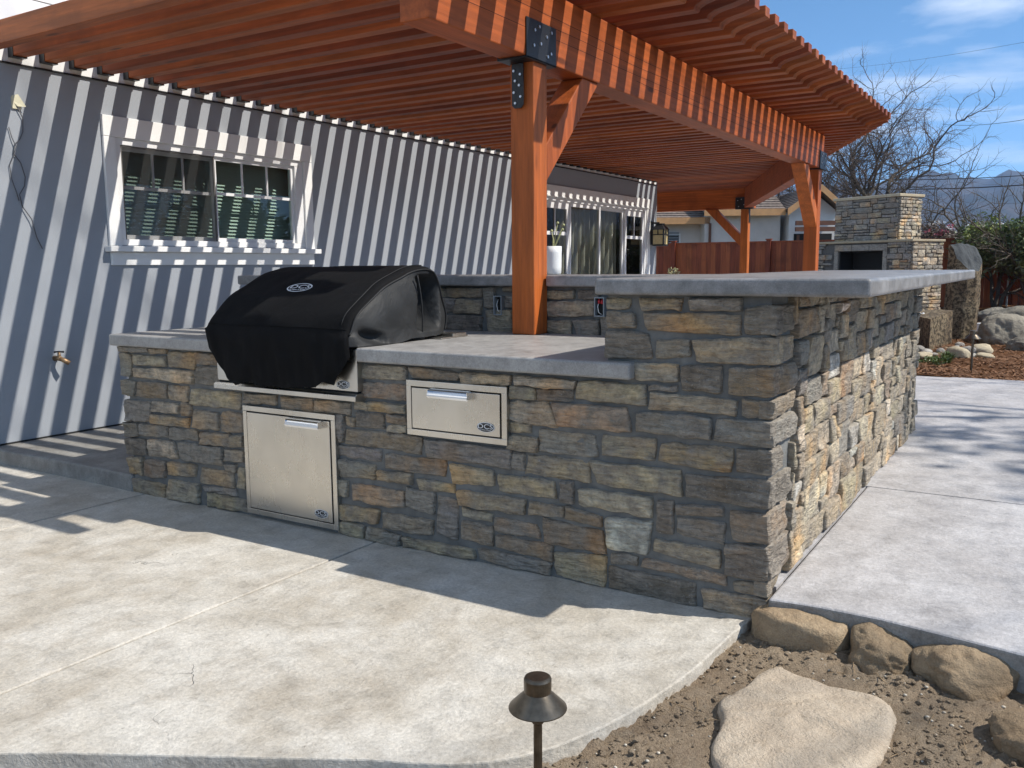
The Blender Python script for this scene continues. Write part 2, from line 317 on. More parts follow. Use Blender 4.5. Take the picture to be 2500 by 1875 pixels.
rows = [(None, 1.835), (1.841, 3.72), (3.726, 5.21), (5.216, 7.08)]
for a, b in rows:
    if a is None:
        obj('concrete_panel', poly_slab(MB(), RE+[(5, b), (.012, b)], -.2, UZ), MT['patio2'], UP, bevel=.012, seg=3)
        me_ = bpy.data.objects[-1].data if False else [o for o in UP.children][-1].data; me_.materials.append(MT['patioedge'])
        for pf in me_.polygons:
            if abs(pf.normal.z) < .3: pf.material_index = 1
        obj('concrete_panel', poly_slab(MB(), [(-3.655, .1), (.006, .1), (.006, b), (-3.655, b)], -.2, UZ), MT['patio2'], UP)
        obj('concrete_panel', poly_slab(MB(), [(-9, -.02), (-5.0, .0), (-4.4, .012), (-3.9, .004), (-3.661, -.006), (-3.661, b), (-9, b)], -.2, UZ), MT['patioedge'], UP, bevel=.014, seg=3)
    else: obj('concrete_panel', poly_slab(MB(), [(-9, a), (5, a), (5, b), (-9, b)], -.2, UZ), MT['patio2'], UP, bevel=.004, seg=2)
obj('concrete_panel', poly_slab(MB(), [(-9, 7.086), (-.9, 7.086), (-1.3, 9), (-2.6, 14), (-2.2, 18.5), (-9, 18.5)], -.2, UZ), MT['patio2'], UP)
obj('joint_bed', poly_slab(MB(), [(-8.9, .2), (4.9, .2), (4.9, 7.0), (-8.9, 7.0)], -.19, UZ-.012), MT['dark'], UP)
# loose soil bed in the foreground
def soil_z(x, y):
    t = min(1, max(0, (-.15-x)/.75)); b = -.045-.115*t*t*(3-2*t)
    if y > -.35: b += .028*min(1, (y+.35)/.3)*min(1, max(0, (x+.05)/.25))
    k = .5+.5*min(1, max(-1, 3*nz(x*2.6, y*2.6, 8)+.3)); c = fbm(x*5, y*5, 1.7, 3)*.014+max(0, fbm(x*17, y*17, 5.1, 4))*.024*k+fbm(x*48, y*48, 9.2, 3)*.009*(.35+k)
    return b+c
def in_patio(x, y):
    for i in range(len(EDGE)-1):
        a, b = EDGE[i], EDGE[i+1]
        if b[1] <= y <= a[1]: return x < a[0]+(b[0]-a[0])*(y-a[1])/(b[1]-a[1])-.02
    return False
mb = MB(); nx, ny = 330, 330; X0, X1, Y0, Y1 = -1.6, 1.6, -2.9, .12
for j in range(ny+1):
    for i in range(nx+1):
        x = X0+(X1-X0)*i/nx; y = Y0+(Y1-Y0)*(j/ny)
        z = soil_z(x, y)
        if in_patio(x, y): z = min(z, -.12)
        if x > .03 and y > -.0: z = min(z, -.02)
        mb.v.append((x, y, z))
for j in range(ny):
    for i in range(nx): b = j*(nx+1)+i; mb.f.append((b, b+1, b+nx+2, b+nx+1))
obj('soil_bed', mb, MT['soil'], smooth=True, fixn=False, kind='structure')
mb = MB().add([(1.55, -20, -.17), (60, -20, -.17), (60, .1, -.03), (1.55, .1, -.03), (-30, -20, -.2), (-30, -2.85, -.2), (1.55, -2.85, -.17)], [(0, 1, 2, 3, 6), (4, 0, 6, 5)])
obj('garden_soil', mb, MT['soil'], kind='structure')
ICO = bmesh.new(); bmesh.ops.create_icosphere(ICO, subdivisions=1, radius=1); icov = [v.co.copy() for v in ICO.verts]; icof = [tuple(v.index for v in f.verts) for f in ICO.faces]; ICO.free()
rng = random.Random(3); mb = MB()
for k in range(13000):
    x = rng.uniform(-1.0, 1.15); y = rng.uniform(-1.9, .05)
    if in_patio(x-.015, y) or (x < 0 and y > -.1): continue
    if fbm(x*4, y*4, 3.3, 2) < -.05 and rng.random() < .75: continue
    r = rng.choice((.002, .002, .003, .003, .004, .004, .006, .008)) * rng.uniform(.7, 1.4); sd = rng.uniform(0, 99)
    z = soil_z(x, y); M = Matrix.Rotation(rng.uniform(0, 6), 3, 'Z')
    mb.add([M @ Vector((p.x*r*1.3, p.y*r, p.z*r*.8))*(1+.45*nz(p.x*1.6+sd, p.y*1.6, p.z*1.6))+Vector((x, y, z+r*.25)) for p in icov], icof)
obj('soil_clods', mb, MT['soil'], smooth=False, fixn=False, kind='stuff', label='loose brown soil clods and grit scattered in front planting bed', cat='soil')
mb = MB()
for k in range(420):
    x = rng.uniform(-.8, 1.1); y = rng.uniform(-1.7, 0)
    if in_patio(x-.01, y) or (x < 0 and y > -.1): continue
    r = rng.uniform(.002, .006); z = soil_z(x, y); sd = rng.uniform(0, 99)
    mb.add([Vector((p.x*r*1.3, p.y*r, p.z*r*.8))*(1+.3*nz(p.x+sd, p.y, p.z))+Vector((x, y, z+r*.5)) for p in icov], icof)
obj('pebbles', mb, plain('pale_grit', (.5, .45, .37), .8, var=.4, sc=60), smooth=True, fixn=False, kind='stuff', label='tiny pale pebbles scattered over the brown soil bed', cat='pebbles')
mb = MB()
for k in range(130):
    x = rng.uniform(-.8, 1.1); y = rng.uniform(-1.7, -.05)
    if in_patio(x-.03, y) or (x < 0 and y > -.1): continue
    a = rng.uniform(0, 6.28); l = rng.uniform(.012, .05); z = soil_z(x, y)+.006; d = Vector((math.cos(a), math.sin(a), rng.uniform(-.1, .25)))*l
    mb.tube([Vector((x, y, z))-d, Vector((x, y, z))+Vector((rng.gauss(0, .004), rng.gauss(0, .004), .002)), Vector((x, y, z))+d], [.0012, .0014, .0008], 4)
obj('twig_litter', mb, plain('dry_litter', (.3, .21, .12), .9, var=.5, sc=40), fixn=False, kind='stuff', label='dry twigs and straw bits lying on the soil bed', cat='litter')
# mulch bed beyond the upper patio
mb = MB(); nx, ny = 70, 110
for j in range(ny+1):
    for i in range(nx+1):
        x = -3.4+11.4*i/nx; y = 7.02+16.5*j/ny; mb.v.append((x, y, .085+fbm(x*1.3, y*1.3, 2, 3)*.04+.05*min(1, (y-7)/3)*(1 if x > -.6 else 0)+max(0, y-11)*.006))
for j in range(ny):
    for i in range(nx): b = j*(nx+1)+i; mb.f.append((b, b+1, b+nx+2, b+nx+1))
obj('mulch_bed', mb, MT['mulch'], smooth=True, fixn=False, kind='structure')
def mulch_z(x, y): return .085+fbm(x*1.3, y*1.3, 2, 3)*.04+.05*min(1, (y-7)/3)*(1 if x > -.6 else 0)+max(0, y-11)*.006
mb = MB()
for k in range(9000):
    y = 7.06+rng.random()**1.6*6; x = rng.uniform(-.9, 2.2); a = rng.uniform(0, 6.28); l = rng.uniform(.01, .035); wd = rng.uniform(.003, .009); z = mulch_z(x, y)+.006
    d = Vector((math.cos(a), math.sin(a), rng.uniform(-.45, .45)))*l; e = Vector((-math.sin(a), math.cos(a), rng.uniform(-.5, .5)))*wd; c = Vector((x, y, z))
    mb.add([c-d-e, c+d-e, c+d+e, c-d+e], [(0, 1, 2, 3)])
obj('bark_chips', mb, plain('bark_chip', (.23, .115, .055), .9, var=.6, sc=30), fixn=False, kind='stuff', label='shredded brown bark chips covering bed beyond the patio', cat='mulch')

# ------------------------------------------------------------------ stones
SC = {k_: tuple(min(.75, c_*1.28) for c_ in v_) for k_, v_ in {'g': (.255, .24, .215), 't': (.42, .335, .215), 'b': (.30, .215, .135), 'o': (.42, .295, .16), 'd': (.15, .128, .105), 'l': (.54, .45, .32), 'L': (.60, .56, .49), 'r': (.40, .265, .165)}.items()}
def stone_mesh(q, org, ux, uz, un, thick=.035, proud=.0, seed=0., rough=1.0, dens=.022, tilt=0., wobk=1.):
    """q: four (a, b) corners in face coordinates (TL, TR, BR, BL); ux, uz span the face, un points out of it"""
    wdt = ((q[1][0]-q[0][0])+(q[2][0]-q[3][0]))/2; hgt = ((q[0][1]-q[3][1])+(q[1][1]-q[2][1]))/2
    sw, sh = abs(wdt), abs(hgt); rimw = .0065; kx, ky = min(rimw/sw*2, .25), min(rimw/sh*2, .3); mb = MB(); rim = []
    n0 = max(3, min(13, int(sw/dens)+1)); m0 = max(2, min(7, int(sh/dens)+1))
    SX = [-1, -1+kx*.35, -1+kx]+[-1+kx+(2-2*kx)*i/n0 for i in range(1, n0)]+[1-kx, 1-kx*.35, 1]; SY = [-1, -1+ky*.35, -1+ky]+[-1+ky+(2-2*ky)*i/m0 for i in range(1, m0)]+[1-ky, 1-ky*.35, 1]
    n, m = len(SX)-1, len(SY)-1; tx, tz = nz(seed, 1.1)*tilt, nz(seed, 7.7)*tilt
    cr4 = [.03+.05*abs(nz(seed+c*3.1, 2.2)) for c in range(4)]
    for j in range(m+1):
        for i in range(n+1):
            s2, t2 = SX[i], SY[j]; ck = cr4[(s2 > 0)+2*(t2 > 0)]
            s3 = s2*(1-ck*min(1, sh/sw*1.2)*abs(t2)**7); t3 = t2*(1-ck*1.3*abs(s2)**9)
            u, v = (s3+1)/2, (t3+1)/2
            a = (q[3][0]*(1-u)+q[2][0]*u)*(1-v)+(q[0][0]*(1-u)+q[1][0]*u)*v; b = (q[3][1]*(1-u)+q[2][1]*u)*(1-v)+(q[0][1]*(1-u)+q[1][1]*u)*v
            eo = 1 if (i < 3 or i > n-3 or j < 3 or j > m-3) else 0
            wob = .0065*min(rough, 1)*wobk if eo else .002*rough
            a, b = a+wob*(nz(a*17+seed, b*17, 1)+.5*nz(a*50, b*50, seed)), b+wob*1.1*(nz(a*17, b*17+seed, 5)+.5*nz(a*50+9, b*50, seed))
            e = max(1 if i in (0, n) else (.3 if i in (1, n-1) else 0), 1 if j in (0, m) else (.3 if j in (1, m-1) else 0))
            h = thick-.010*e+proud
            r1 = nz(a*6+seed, b*10, seed); r2 = 1-2*abs(nz(a*9+seed*3, b*15, 2.2)); r3 = nz(a*26+seed, b*34, seed)
            h += rough*(.010*r1+.006*r2+.0045*r3)*(1-.3*e)+tx*s2+tz*t2
            if nz(a*3+seed*2, b*15+seed, 4.4) > .10: h -= rough*.006
            p = org+ux*a+uz*b+un*h; mb.v.append(tuple(p)); edge = max(abs(s2)*sw/2-(sw/2-.022), abs(t2)*sh/2-(sh/2-.018))/.02
            rim.append(min(1, max(0, edge*.85+.35*nz(a*12, b*12, seed))))
    for j in range(m):
        for i in range(n): k = j*(n+1)+i; mb.f.append((k, k+1, k+n+2, k+n+1))
    loop = [i for i in range(n+1)]+[j*(n+1)+n for j in range(1, m+1)]+[m*(n+1)+i for i in range(n-1, -1, -1)]+[j*(n+1) for j in range(m-1, 0, -1)]
    b0 = len(mb.v); cx = sum(mb.v[k][0] for k in loop)/len(loop)
    for k in loop: p = Vector(mb.v[k]); hh = (p-org).dot(un); mb.v.append(tuple(p-un*(hh+.02))); rim.append(1.)
    L = len(loop)
    for i in range(L): mb.f.append((loop[i], b0+i, b0+(i+1) % L, loop[(i+1) % L]))
    return mb, rim
def join(a, b): a.add(b.v, b.f)
def jit(c, rr, k=.13): f = 1+rr.uniform(-k*1.5, k*1.3); return tuple(min(.9, x*f*(1+rr.uniform(-.04, .04))) for x in c)

KIT = thing('outdoor_kitchen', (-1.8, .6, 0), 'long stone-clad outdoor kitchen with grey concrete counters and raised bar', 'outdoor kitchen')
# mortar core
mb = MB(); mb.box(-3.652, -.02, .012, 1.118, 0, .852); mb.box(-3.70, -.60, 1.118, 1.36, 0.06, 1.168); mb.box(-.642, -.02, .0125, 3.62, .85, 1.169); mb.box(-.66, -.019, 1.1, 3.621, .02, .853)
obj('mortar_core', mb, MT['mortar'], KIT)
Z5 = [(200, 600, 2.212), '''190,545,355,550,355,575,195,570g 360,555,455,560,455,585,360,578t 203,578,262,583,265,705,212,700g 272,590,452,600,450,652,275,640l 465,570,607,580,605,667,462,652t 615,580,740,590,740,645,618,635b
280,660,600,680,600,745,285,705l 612,652,740,660,740,755,612,745d 215,725,290,735,285,810,222,800g 305,735,460,750,455,825,300,812b 465,755,570,765,570,840,468,825t 585,772,855,797,850,885,580,855t 875,797,1050,810,1050,862,875,847t
1075,814,1240,827,1240,897,1080,882o 1255,832,1445,850,1440,912,1250,897t 1475,842,1538,850,1533,893,1470,880l 228,835,372,843,368,950,235,943g 382,842,520,857,520,907,380,893l 542,847,585,857,588,920,540,912b 380,912,578,937,575,982,378,955o
602,890,735,905,738,995,600,980t 752,895,862,905,866,1010,752,1000o 228,957,303,963,310,1027,240,1030d 312,962,463,977,463,1035,315,1020g 470,985,625,1000,622,1055,470,1045g 640,1007,798,1017,798,1085,640,1070o 806,1025,870,1030,870,1087,806,1082t
240,1037,340,1047,350,1130,245,1125d 357,1047,495,1060,518,1150,362,1135l 522,1060,755,1095,765,1190,540,1150g 772,1100,872,1110,872,1170,772,1155t 250,1142,330,1147,328,1240,258,1228o 345,1152,450,1167,450,1255,345,1240b
460,1167,615,1187,610,1250,460,1235o 640,1197,812,1227,825,1310,640,1280t 777,1180,830,1188,830,1222,777,1212l 842,1202,880,1207,882,1312,842,1302t 275,1257,447,1292,445,1362,278,1327t 465,1262,635,1292,635,1392,465,1362l
650,1300,832,1320,835,1352,672,1325g 675,1335,887,1377,890,1442,680,1402t 1372,912,1415,917,1410,1055,1372,1065g 1425,925,1473,935,1470,977,1425,967o 1482,897,1625,917,1632,985,1487,977d 1500,737,1750,752,1750,835,1500,815r 1492,642,1750,657,1750,722,1500,712l
1545,842,1750,862,1750,905,1540,890t 1650,912,1752,922,1752,965,1640,958b 1650,970,1752,974,1752,1007,1650,1002l''']
Z6 = [(800, 800, 2.212), '''440,214,705,242,705,287,450,274b 715,242,985,264,980,312,725,297t 1010,262,1340,287,1330,332,1015,307l 982,317,1118,327,1118,388,982,380t 1127,337,1325,347,1320,398,1132,392d 1365,287,1715,312,1715,420,1335,385t
975,397,1190,407,1243,540,975,500l 1212,410,1610,437,1638,565,1242,525r 1667,457,2065,492,2065,603,1667,558g 975,512,1095,522,1095,570,975,562t 972,582,1130,597,1130,672,972,655t 1142,552,1440,582,1458,703,1147,668g 1482,582,1773,607,1758,713,1482,688t
1802,624,2188,657,2168,783,1778,718o 95,547,508,592,495,683,100,620b 517,602,990,662,985,763,545,698g 997,677,1058,682,1056,768,997,763g 1077,692,1408,722,1413,838,1064,788t 1418,722,1903,777,1913,908,1462,843t 50,637,288,662,285,723,50,690g
312,682,635,720,633,803,312,758b 662,737,893,777,898,853,667,843t 50,712,255,742,255,823,50,798g 272,777,458,797,453,843,272,823t 477,817,683,852,683,898,502,873t 917,797,1223,832,1228,928,927,883t 1257,832,1323,837,1323,948,1260,938d
1362,872,1753,922,1748,1028,1352,953l 1777,932,1868,942,1863,1113,1777,1103d 1882,952,2128,977,2128,1018,1882,1008d 50,822,105,832,105,913,50,903l 137,847,408,887,413,973,137,928r 422,862,576,897,573,1008,422,963g 592,907,698,937,698,1148,592,1108g
697,877,1063,932,1058,1013,707,958t 727,972,888,1012,883,1048,727,1018l 1092,942,1273,967,1263,1028,1092,1003b 1287,967,1478,1022,1478,1073,1277,1033b 1502,1027,1753,1052,1723,1228,1507,1193L 50,952,276,987,268,1058,50,1033o 302,1002,568,1047,563,1123,302,1078t
722,1047,888,1077,891,1183,722,1138b 897,1032,1123,1062,1148,1138,907,1093b 1157,1032,1478,1102,1503,1223,1167,1163b 60,1047,198,1072,195,1138,60,1103t 212,1077,393,1122,388,1183,217,1143g 402,1132,783,1202,793,1252,412,1182t 907,1122,1213,1182,1213,1258,917,1183b
807,1192,1208,1277,1198,1340,812,1252g 1227,1212,1503,1237,1498,1405,1227,1342t 1532,1217,1673,1242,1668,1288,1532,1273g 1767,1142,2118,1207,2113,1298,1757,1208t 1702,1252,2153,1342,2148,1393,1692,1288r 1512,1287,1983,1387,1988,1515,1517,1402d 1887,1027,2143,1062,2138,1173,1882,1113g
175,205,418,212,412,278,172,265l''']
Z7 = [(1400, 600, 2.212), '''176,284,303,288,298,342,178,340t 352,287,588,288,578,345,372,342o 627,287,908,288,908,350,632,348g 927,332,1053,327,1058,473,927,473d 180,357,328,367,333,440,180,440b 377,367,903,372,898,483,397,450o 170,464,398,472,423,608,170,604d 447,512,628,514,628,606,444,606g
642,507,1108,502,1108,643,657,623t 327,634,563,647,558,733,332,718l 582,652,798,657,798,798,582,773d 842,662,1085,668,1075,812,842,798b 402,757,558,762,558,783,402,778g 412,797,883,842,878,913,407,878t 912,832,1062,847,1052,935,907,913b 772,937,1055,962,1055,1088,757,1048g
882,1102,1035,1112,1035,1233,877,1218d 607,1242,1035,1277,1035,1418,607,1348d 1068,350,1112,350,1112,480,1070,478d 820,1615,1025,1640,1030,1655,825,1655b''']
Z8 = [(1500, 1125, 2.212), '''614,272,815,292,815,443,642,428b 602,452,822,467,822,652,600,618d 640,657,822,672,822,735,645,695b 472,692,737,742,735,852,482,797t''']
CORN = []; EY = Vector((0, 1, 0)); rr = random.Random(11); O0 = Vector((0, 0, 0)); EX, EZ = Vector((1, 0, 0)), Vector((0, 0, 1)); NF = Vector((0, -1, 0))
def traced(zone, y, org, parent, thick=.03, mat='stone', xmax=None):
    (ox, oy, sc), txt = zone
    for k, tok in enumerate(txt.split()):
        cl = tok[-1]; q = [float(x) for x in tok[:-1].split(',')]
        pts = [onY(ox+q[2*i]/sc, oy+q[2*i+1]/sc, y) for i in range(4)]
        c = [(min(p.x, xmax) if xmax is not None else p.x, p.z) for p in pts]
        gx, gz = sum(p[0] for p in c)/4, sum(p[1] for p in c)/4; gw, gh = abs(c[1][0]-c[0][0])/2, abs(c[0][1]-c[3][1])/2
        c = [(gx+(x-gx)*(1+.003/gw), gz+(z-gz)*(1+.004/gh)) for x, z in c]
        corner = xmax is not None and max(p[0] for p in c) > -.055
        if corner: c = [c[0], (xmax, c[1][1]), (xmax, c[2][1]), c[3]]
        sd_ = rr.uniform(0, 90); mb, rim = stone_mesh(c, org, EX, EZ, NF, thick, rr.uniform(-.006, .007) if not corner else .0, seed=sd_, tilt=.006)
        if corner:
            l = rr.choice((.10, .14, .24, .30))*rr.uniform(.9, 1.1); z0, z1 = min(c[2][1], c[1][1]), max(c[2][1], c[1][1]); CORN.append((z0, z1, l))
            m2, rim2 = stone_mesh([(-.004, z1), (l, z1+rr.uniform(-.006, .004)), (l+rr.uniform(-.015, .01), z0+rr.uniform(-.004, .006)), (-.004, z0)], Vector((-.028, 0, 0)), EY, EZ, EX, .031, 0, seed=sd_+3, rough=1.2, tilt=.004, dens=.03); join(mb, m2); rim = rim+rim2
        obj('stone', mb, MT[mat], parent, smooth=True, color=jit(SC[cl], rr), attr=rim)
for zone in (Z5, Z6, Z7, Z8): traced(zone, .0, Vector((0, .026, 0)), KIT, xmax=.004)
Z4 = [(1000, 650, 3.687), '''200,200,320,205,318,270,200,268t 330,195,650,200,640,278,330,272b 250,290,408,295,385,420,250,410g 415,305,645,305,640,425,395,418t 240,445,650,455,630,590,240,580d 662,200,762,195,768,370,667,370g 838,195,925,195,925,222,838,220t 848,272,925,270,925,362,852,370g 672,402,925,397,925,594,710,594l
1230,220,1475,222,1470,290,1225,290t 1505,220,1700,220,1700,290,1505,288d 1242,322,1660,317,1663,445,1250,455l 1230,490,1440,490,1450,612,1230,607t 1462,490,1710,490,1710,622,1505,614g 1722,450,1790,450,1790,620,1725,620g''']
traced(Z4, 1.10, Vector((0, 1.116, 0)), KIT, .022)
# the long right-hand face: irregular ashlar packing
def pack(W, H, cell, sizes, r):
    n, m = int(W/cell), int(H/cell); occ = [[0]*n for _ in range(m)]; res = []
    for j in range(m):
        for i in range(n):
            if occ[j][i]: continue
            for w_, h_ in r.sample(sizes, len(sizes))+[(1, 1)]:
                if i+w_ <= n and j+h_ <= m and all(not occ[j+b][i+a] for a in range(w_) for b in range(h_)): break
            for a in range(w_):
                for b in range(h_): occ[j+b][i+a] = 1
            res.append((i*W/n, j*H/m, w_*W/n, h_*H/m))
    return res
rr = random.Random(5); EY = Vector((0, 1, 0)); far = MB(); far_rim = []; nstone = 0
for a, b, wd, ht in pack(3.66, 1.067, .0535, [(4, 2), (5, 2), (3, 2), (6, 2), (5, 3), (4, 3), (7, 2), (3, 1), (2, 2), (6, 3), (4, 2)], rr):
    gp = .0045; k = lambda s=.005: rr.uniform(-s, s)
    q = [(a+gp+k(), b+ht-gp+k()), (a+wd-gp+k(), b+ht-gp+k()), (a+wd-gp+k(), b+gp+k()), (a+gp+k(), b+gp+k())]
    lim = max([l for z0, z1, l in CORN if z0 < b+.1+ht-.012 and z1 > b+.1+.012]+[.0])
    if lim and a+wd < lim+.03: continue
    if a < lim+.005: q = [(lim+.008, q[0][1]), q[1], q[2], (lim+.008, q[3][1])]
    mb, rim = stone_mesh(q, Vector((-.028, 0, .1)), EY, EZ, EX, rr.uniform(.028, .044), 0, seed=rr.uniform(0, 90), rough=.9, tilt=.006, dens=.03, wobk=.5)
    cl = rr.choice('tttltggbolltL')
    if a < 2.9: obj('stone', mb, MT['stone'], KIT, smooth=True, color=jit(SC[cl], rr), attr=rim); nstone += 1
    else: join(far, mb); far_rim += rim
fo = obj('stone_mass', far, MT['stone'], KIT, smooth=True, attr=far_rim, kind='stuff', color=(.34, .29, .21))
# concrete slabs
CT = MT['slab']; PT = countertop_sun()
def slab(name, pts, z0, z1, m=CT, bev=.011): return obj(name, poly_slab(MB(), pts, z0, z1), m, KIT, bevel=bev, seg=4)
ZC0, ZC1, ZB0, ZB1 = .850, .914, 1.1675, 1.2286
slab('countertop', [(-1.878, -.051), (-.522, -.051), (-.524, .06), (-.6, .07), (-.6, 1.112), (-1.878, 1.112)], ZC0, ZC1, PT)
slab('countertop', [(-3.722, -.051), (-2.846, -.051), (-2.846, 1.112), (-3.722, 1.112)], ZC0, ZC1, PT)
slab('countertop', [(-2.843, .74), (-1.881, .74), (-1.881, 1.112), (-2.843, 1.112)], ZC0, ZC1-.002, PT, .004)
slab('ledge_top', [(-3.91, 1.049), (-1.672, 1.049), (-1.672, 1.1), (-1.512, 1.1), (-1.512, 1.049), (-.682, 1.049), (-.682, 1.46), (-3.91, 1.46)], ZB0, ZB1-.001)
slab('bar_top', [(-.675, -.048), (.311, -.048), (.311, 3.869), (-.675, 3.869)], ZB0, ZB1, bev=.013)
# stainless access door, drawer and their badges
def text_mesh(s, size):
    cu = bpy.data.curves.new('t', 'FONT'); cu.body = s; cu.size = size; cu.align_x = 'CENTER'; cu.align_y = 'CENTER'; cu.extrude = .0004; cu.resolution_u = 3
    o = bpy.data.objects.new('t', cu); COL.objects.link(o); dg = bpy.context.evaluated_depsgraph_get(); me = bpy.data.meshes.new_from_object(o.evaluated_get(dg)); bpy.data.objects.remove(o); return me
TXT = {}
def lettering(parent, s, size, p, rot, m, sx=1.0):
    if (s, size) not in TXT: TXT[(s, size)] = text_mesh(s, size)
    me = TXT[(s, size)]
    if not me.materials: me.materials.append(m)
    o = bpy.data.objects.new('lettering', me); link(o, p, parent); o.rotation_euler = rot; o.scale = (sx, 1, 1); return o
def oval(mb, c, rx, rz, d, ry, n=36):
    ring = [(c[0]+rx*math.cos(2*math.pi*i/n), c[1], c[2]+rz*math.sin(2*math.pi*i/n)) for i in range(n)]
    mb.prism(ring, (0, d, 0)); return mb
def badge(parent, x, y, z, rx=.044, rz=.021):
    b = obj('badge', oval(MB(), (x, y, z), rx, rz, -.002, 0), MT['print'], parent)
    obj('badge_face', oval(MB(), (x, y-.0022, z), rx*.93, rz*.88, -.0012, 0), MT['badge'], parent)
    rot = (R(90), 0, 0)
    lettering(parent, 'DCS', rz*1.35, (x, y-.0042, z+rz*.16), rot, MT['print'], 1.45)
    lettering(parent, 'by Fisher & Paykel', rz*.36, (x, y-.0042, z-rz*.5), rot, MT['print'], 1.0)
def handle(parent, x0, x1, z, y):
    mb = MB(); n = 10; L = []
    for i in range(n+1): a = R(100)*i/n; L.append((y-.034*math.sin(a), z+.002+.03*math.cos(a)-.0))
    P = [(x0, yy, z_) for yy, z_ in L]; Q = [(x1, yy, z_) for yy, z_ in L]
    mb.add(P+Q, [(i, i+1, n+2+i, n+1+i) for i in range(n)])
    P2 = [(x0, yy+.004, z_-.004) for yy, z_ in L]; Q2 = [(x1, yy+.004, z_-.004) for yy, z_ in L]
    mb.add(P2+Q2, [(i, n+1+i, n+2+i, i+1) for i in range(n)]); mb.box(x0, x0+.003, y-.031, y, z-.002, z+.028); mb.box(x1-.003, x1, y-.031, y, z-.002, z+.028)
    return obj('handle', mb, MT['chrome'], parent, smooth=False)
def steel_front(name, x0, x1, z0, z1, fw, label, door):
    y0 = -.018; mb = MB()
    mb.box(x0, x1, y0, .03, z0, z0+fw); mb.box(x0, x1, y0, .03, z1-fw, z1); mb.box(x0, x0+fw, y0, .03, z0+fw, z1-fw); mb.box(x1-fw, x1, y0, .03, z0+fw, z1-fw)
    fr = obj(name, mb, MT['steel'], KIT, bevel=.002, seg=2, label=label)
    obj('gap', MB().box(x0+fw, x1-fw, -.002, .02, z0+fw, z1-fw), MT['dark'], fr)
    obj('panel', MB().box(x0+fw+.006, x1-fw-.006, -.0215, -.0021, z0+fw+.006, z1-fw-.006), MT['steel'], fr, bevel=.002, seg=2)
    return fr
ad = steel_front('access_door', -2.683, -2.05, .022, .585, .027, 'tall stainless access door under the grill', True)
handle(ad, -2.345, -2.125, .519, -.0216); badge(ad, -2.155, -.0216, .092)
dr = steel_front('drawer', -1.615, -1.087, .536, .782, .027, 'wide stainless drawer right of the grill', False)
handle(dr, -1.473, -1.262, .722, -.0216); badge(dr, -1.19, -.0216, .606)
# outlet boxes in the raised stone wall
for x0, x1, z0, z1, red in ((-1.862, -1.808, 1.006, 1.114, 0), (-1.236, -1.178, 1.012, 1.114, 1)):
    mb = MB(); y0 = 1.076; mb.box(x0, x1, y0, 1.13, z0, z0+.006); mb.box(x0, x1, y0, 1.13, z1-.006, z1); mb.box(x0, x0+.006, y0, 1.13, z0+.006, z1-.006); mb.box(x1-.006, x1, y0, 1.13, z0+.006, z1-.006)
    ob = obj('outlet_box', mb, plain('box_grey', (.25, .28, .3), .5) if not red else MT['outbox'], KIT) if red else obj('outlet_box', mb, MT.setdefault('outbox', plain('box_grey', (.25, .28, .3), .5)), KIT)
    obj('box_back', MB().box(x0+.006, x1-.006, 1.108, 1.1165, z0+.006, z1-.006), MT['dark'], ob)
    obj('wire', MB().tube([(x0+.018, 1.1, z1-.02), (x0+.017, 1.085, z1-.05), (x0+.026, 1.08, z1-.08), (x0+.04, 1.095, z0+.008)], .0022, 6), MT['white'], ob, smooth=True)
    if red: obj('wire_nut', MB().lathe([(.006, 0), (.008, .01), (.004, .024)], (x0+.022, 1.092, z1-.034), 10).lathe([(.006, 0), (.008, .01), (.004, .024)], (x0+.04, 1.09, z1-.036), 10), MT.setdefault('red', plain('red_plastic', (.5, .02, .03), .4)), ob, smooth=True)

# ------------------------------------------------------------------ built-in grill and its cover
GR = thing('built_in_grill', (-2.36, .3, .66), 'stainless built-in grill front with drip lip below black cover', 'grill')
obj('control_panel', MB().box(-2.837, -1.884, -.036, .72, .708, .905), MT['steel'], GR, bevel=.003)
lip = MB().prism([(-2.838, -.05, .700), (-2.838, -.062, .690), (-2.838, -.062, .668), (-2.838, -.03, .664), (-2.838, .02, .664), (-2.838, .02, .700)], (.954+.008, 0, 0)); obj('drip_lip', lip, MT['steel'], GR, bevel=.0015)
obj('lip_shadow_gap', MB().box(-2.83, -1.89, -.03, .02, .701, .7075), MT['dark'], GR)
obj('side_flange', MB().box(-1.905, -1.80, .50, .735, .9155, .922).box(-1.905, -1.80, .60, .72, .9225, .937), MT['steel'], GR, bevel=.001)
badge(GR, -1.972, -.0362, .737, .04, .02)
PROF = [(-.082, .70), (-.09, .79), (-.094, .88), (-.090, .945), (-.070, .998), (-.022, 1.062), (.055, 1.127), (.14, 1.175), (.22, 1.213), (.31, 1.25), (.40, 1.272), (.47, 1.282), (.54, 1.281), (.60, 1.262), (.645, 1.20), (.68, 1.12), (.705, 1.05), (.708, .99), (.69, .945), (.672, .925)]
def lerp_tab(tab, x):
    for (a, p), (b, q) in zip(tab, tab[1:]):
        if x <= b: t = max(0, (x-a)/(b-a)); return p+(q-p)*t
    return tab[-1][1]
HEM = [(-2.87, .90), (-2.83, .868), (-2.77, .80), (-2.70, .716), (-2.65, .698), (-2.55, .722), (-2.46, .70), (-2.38, .712), (-2.30, .705), (-2.2, .712), (-2.1, .722), (-2.04, .745), (-1.99, .738), (-1.95, .80), (-1.90, .87), (-1.86, .905)]
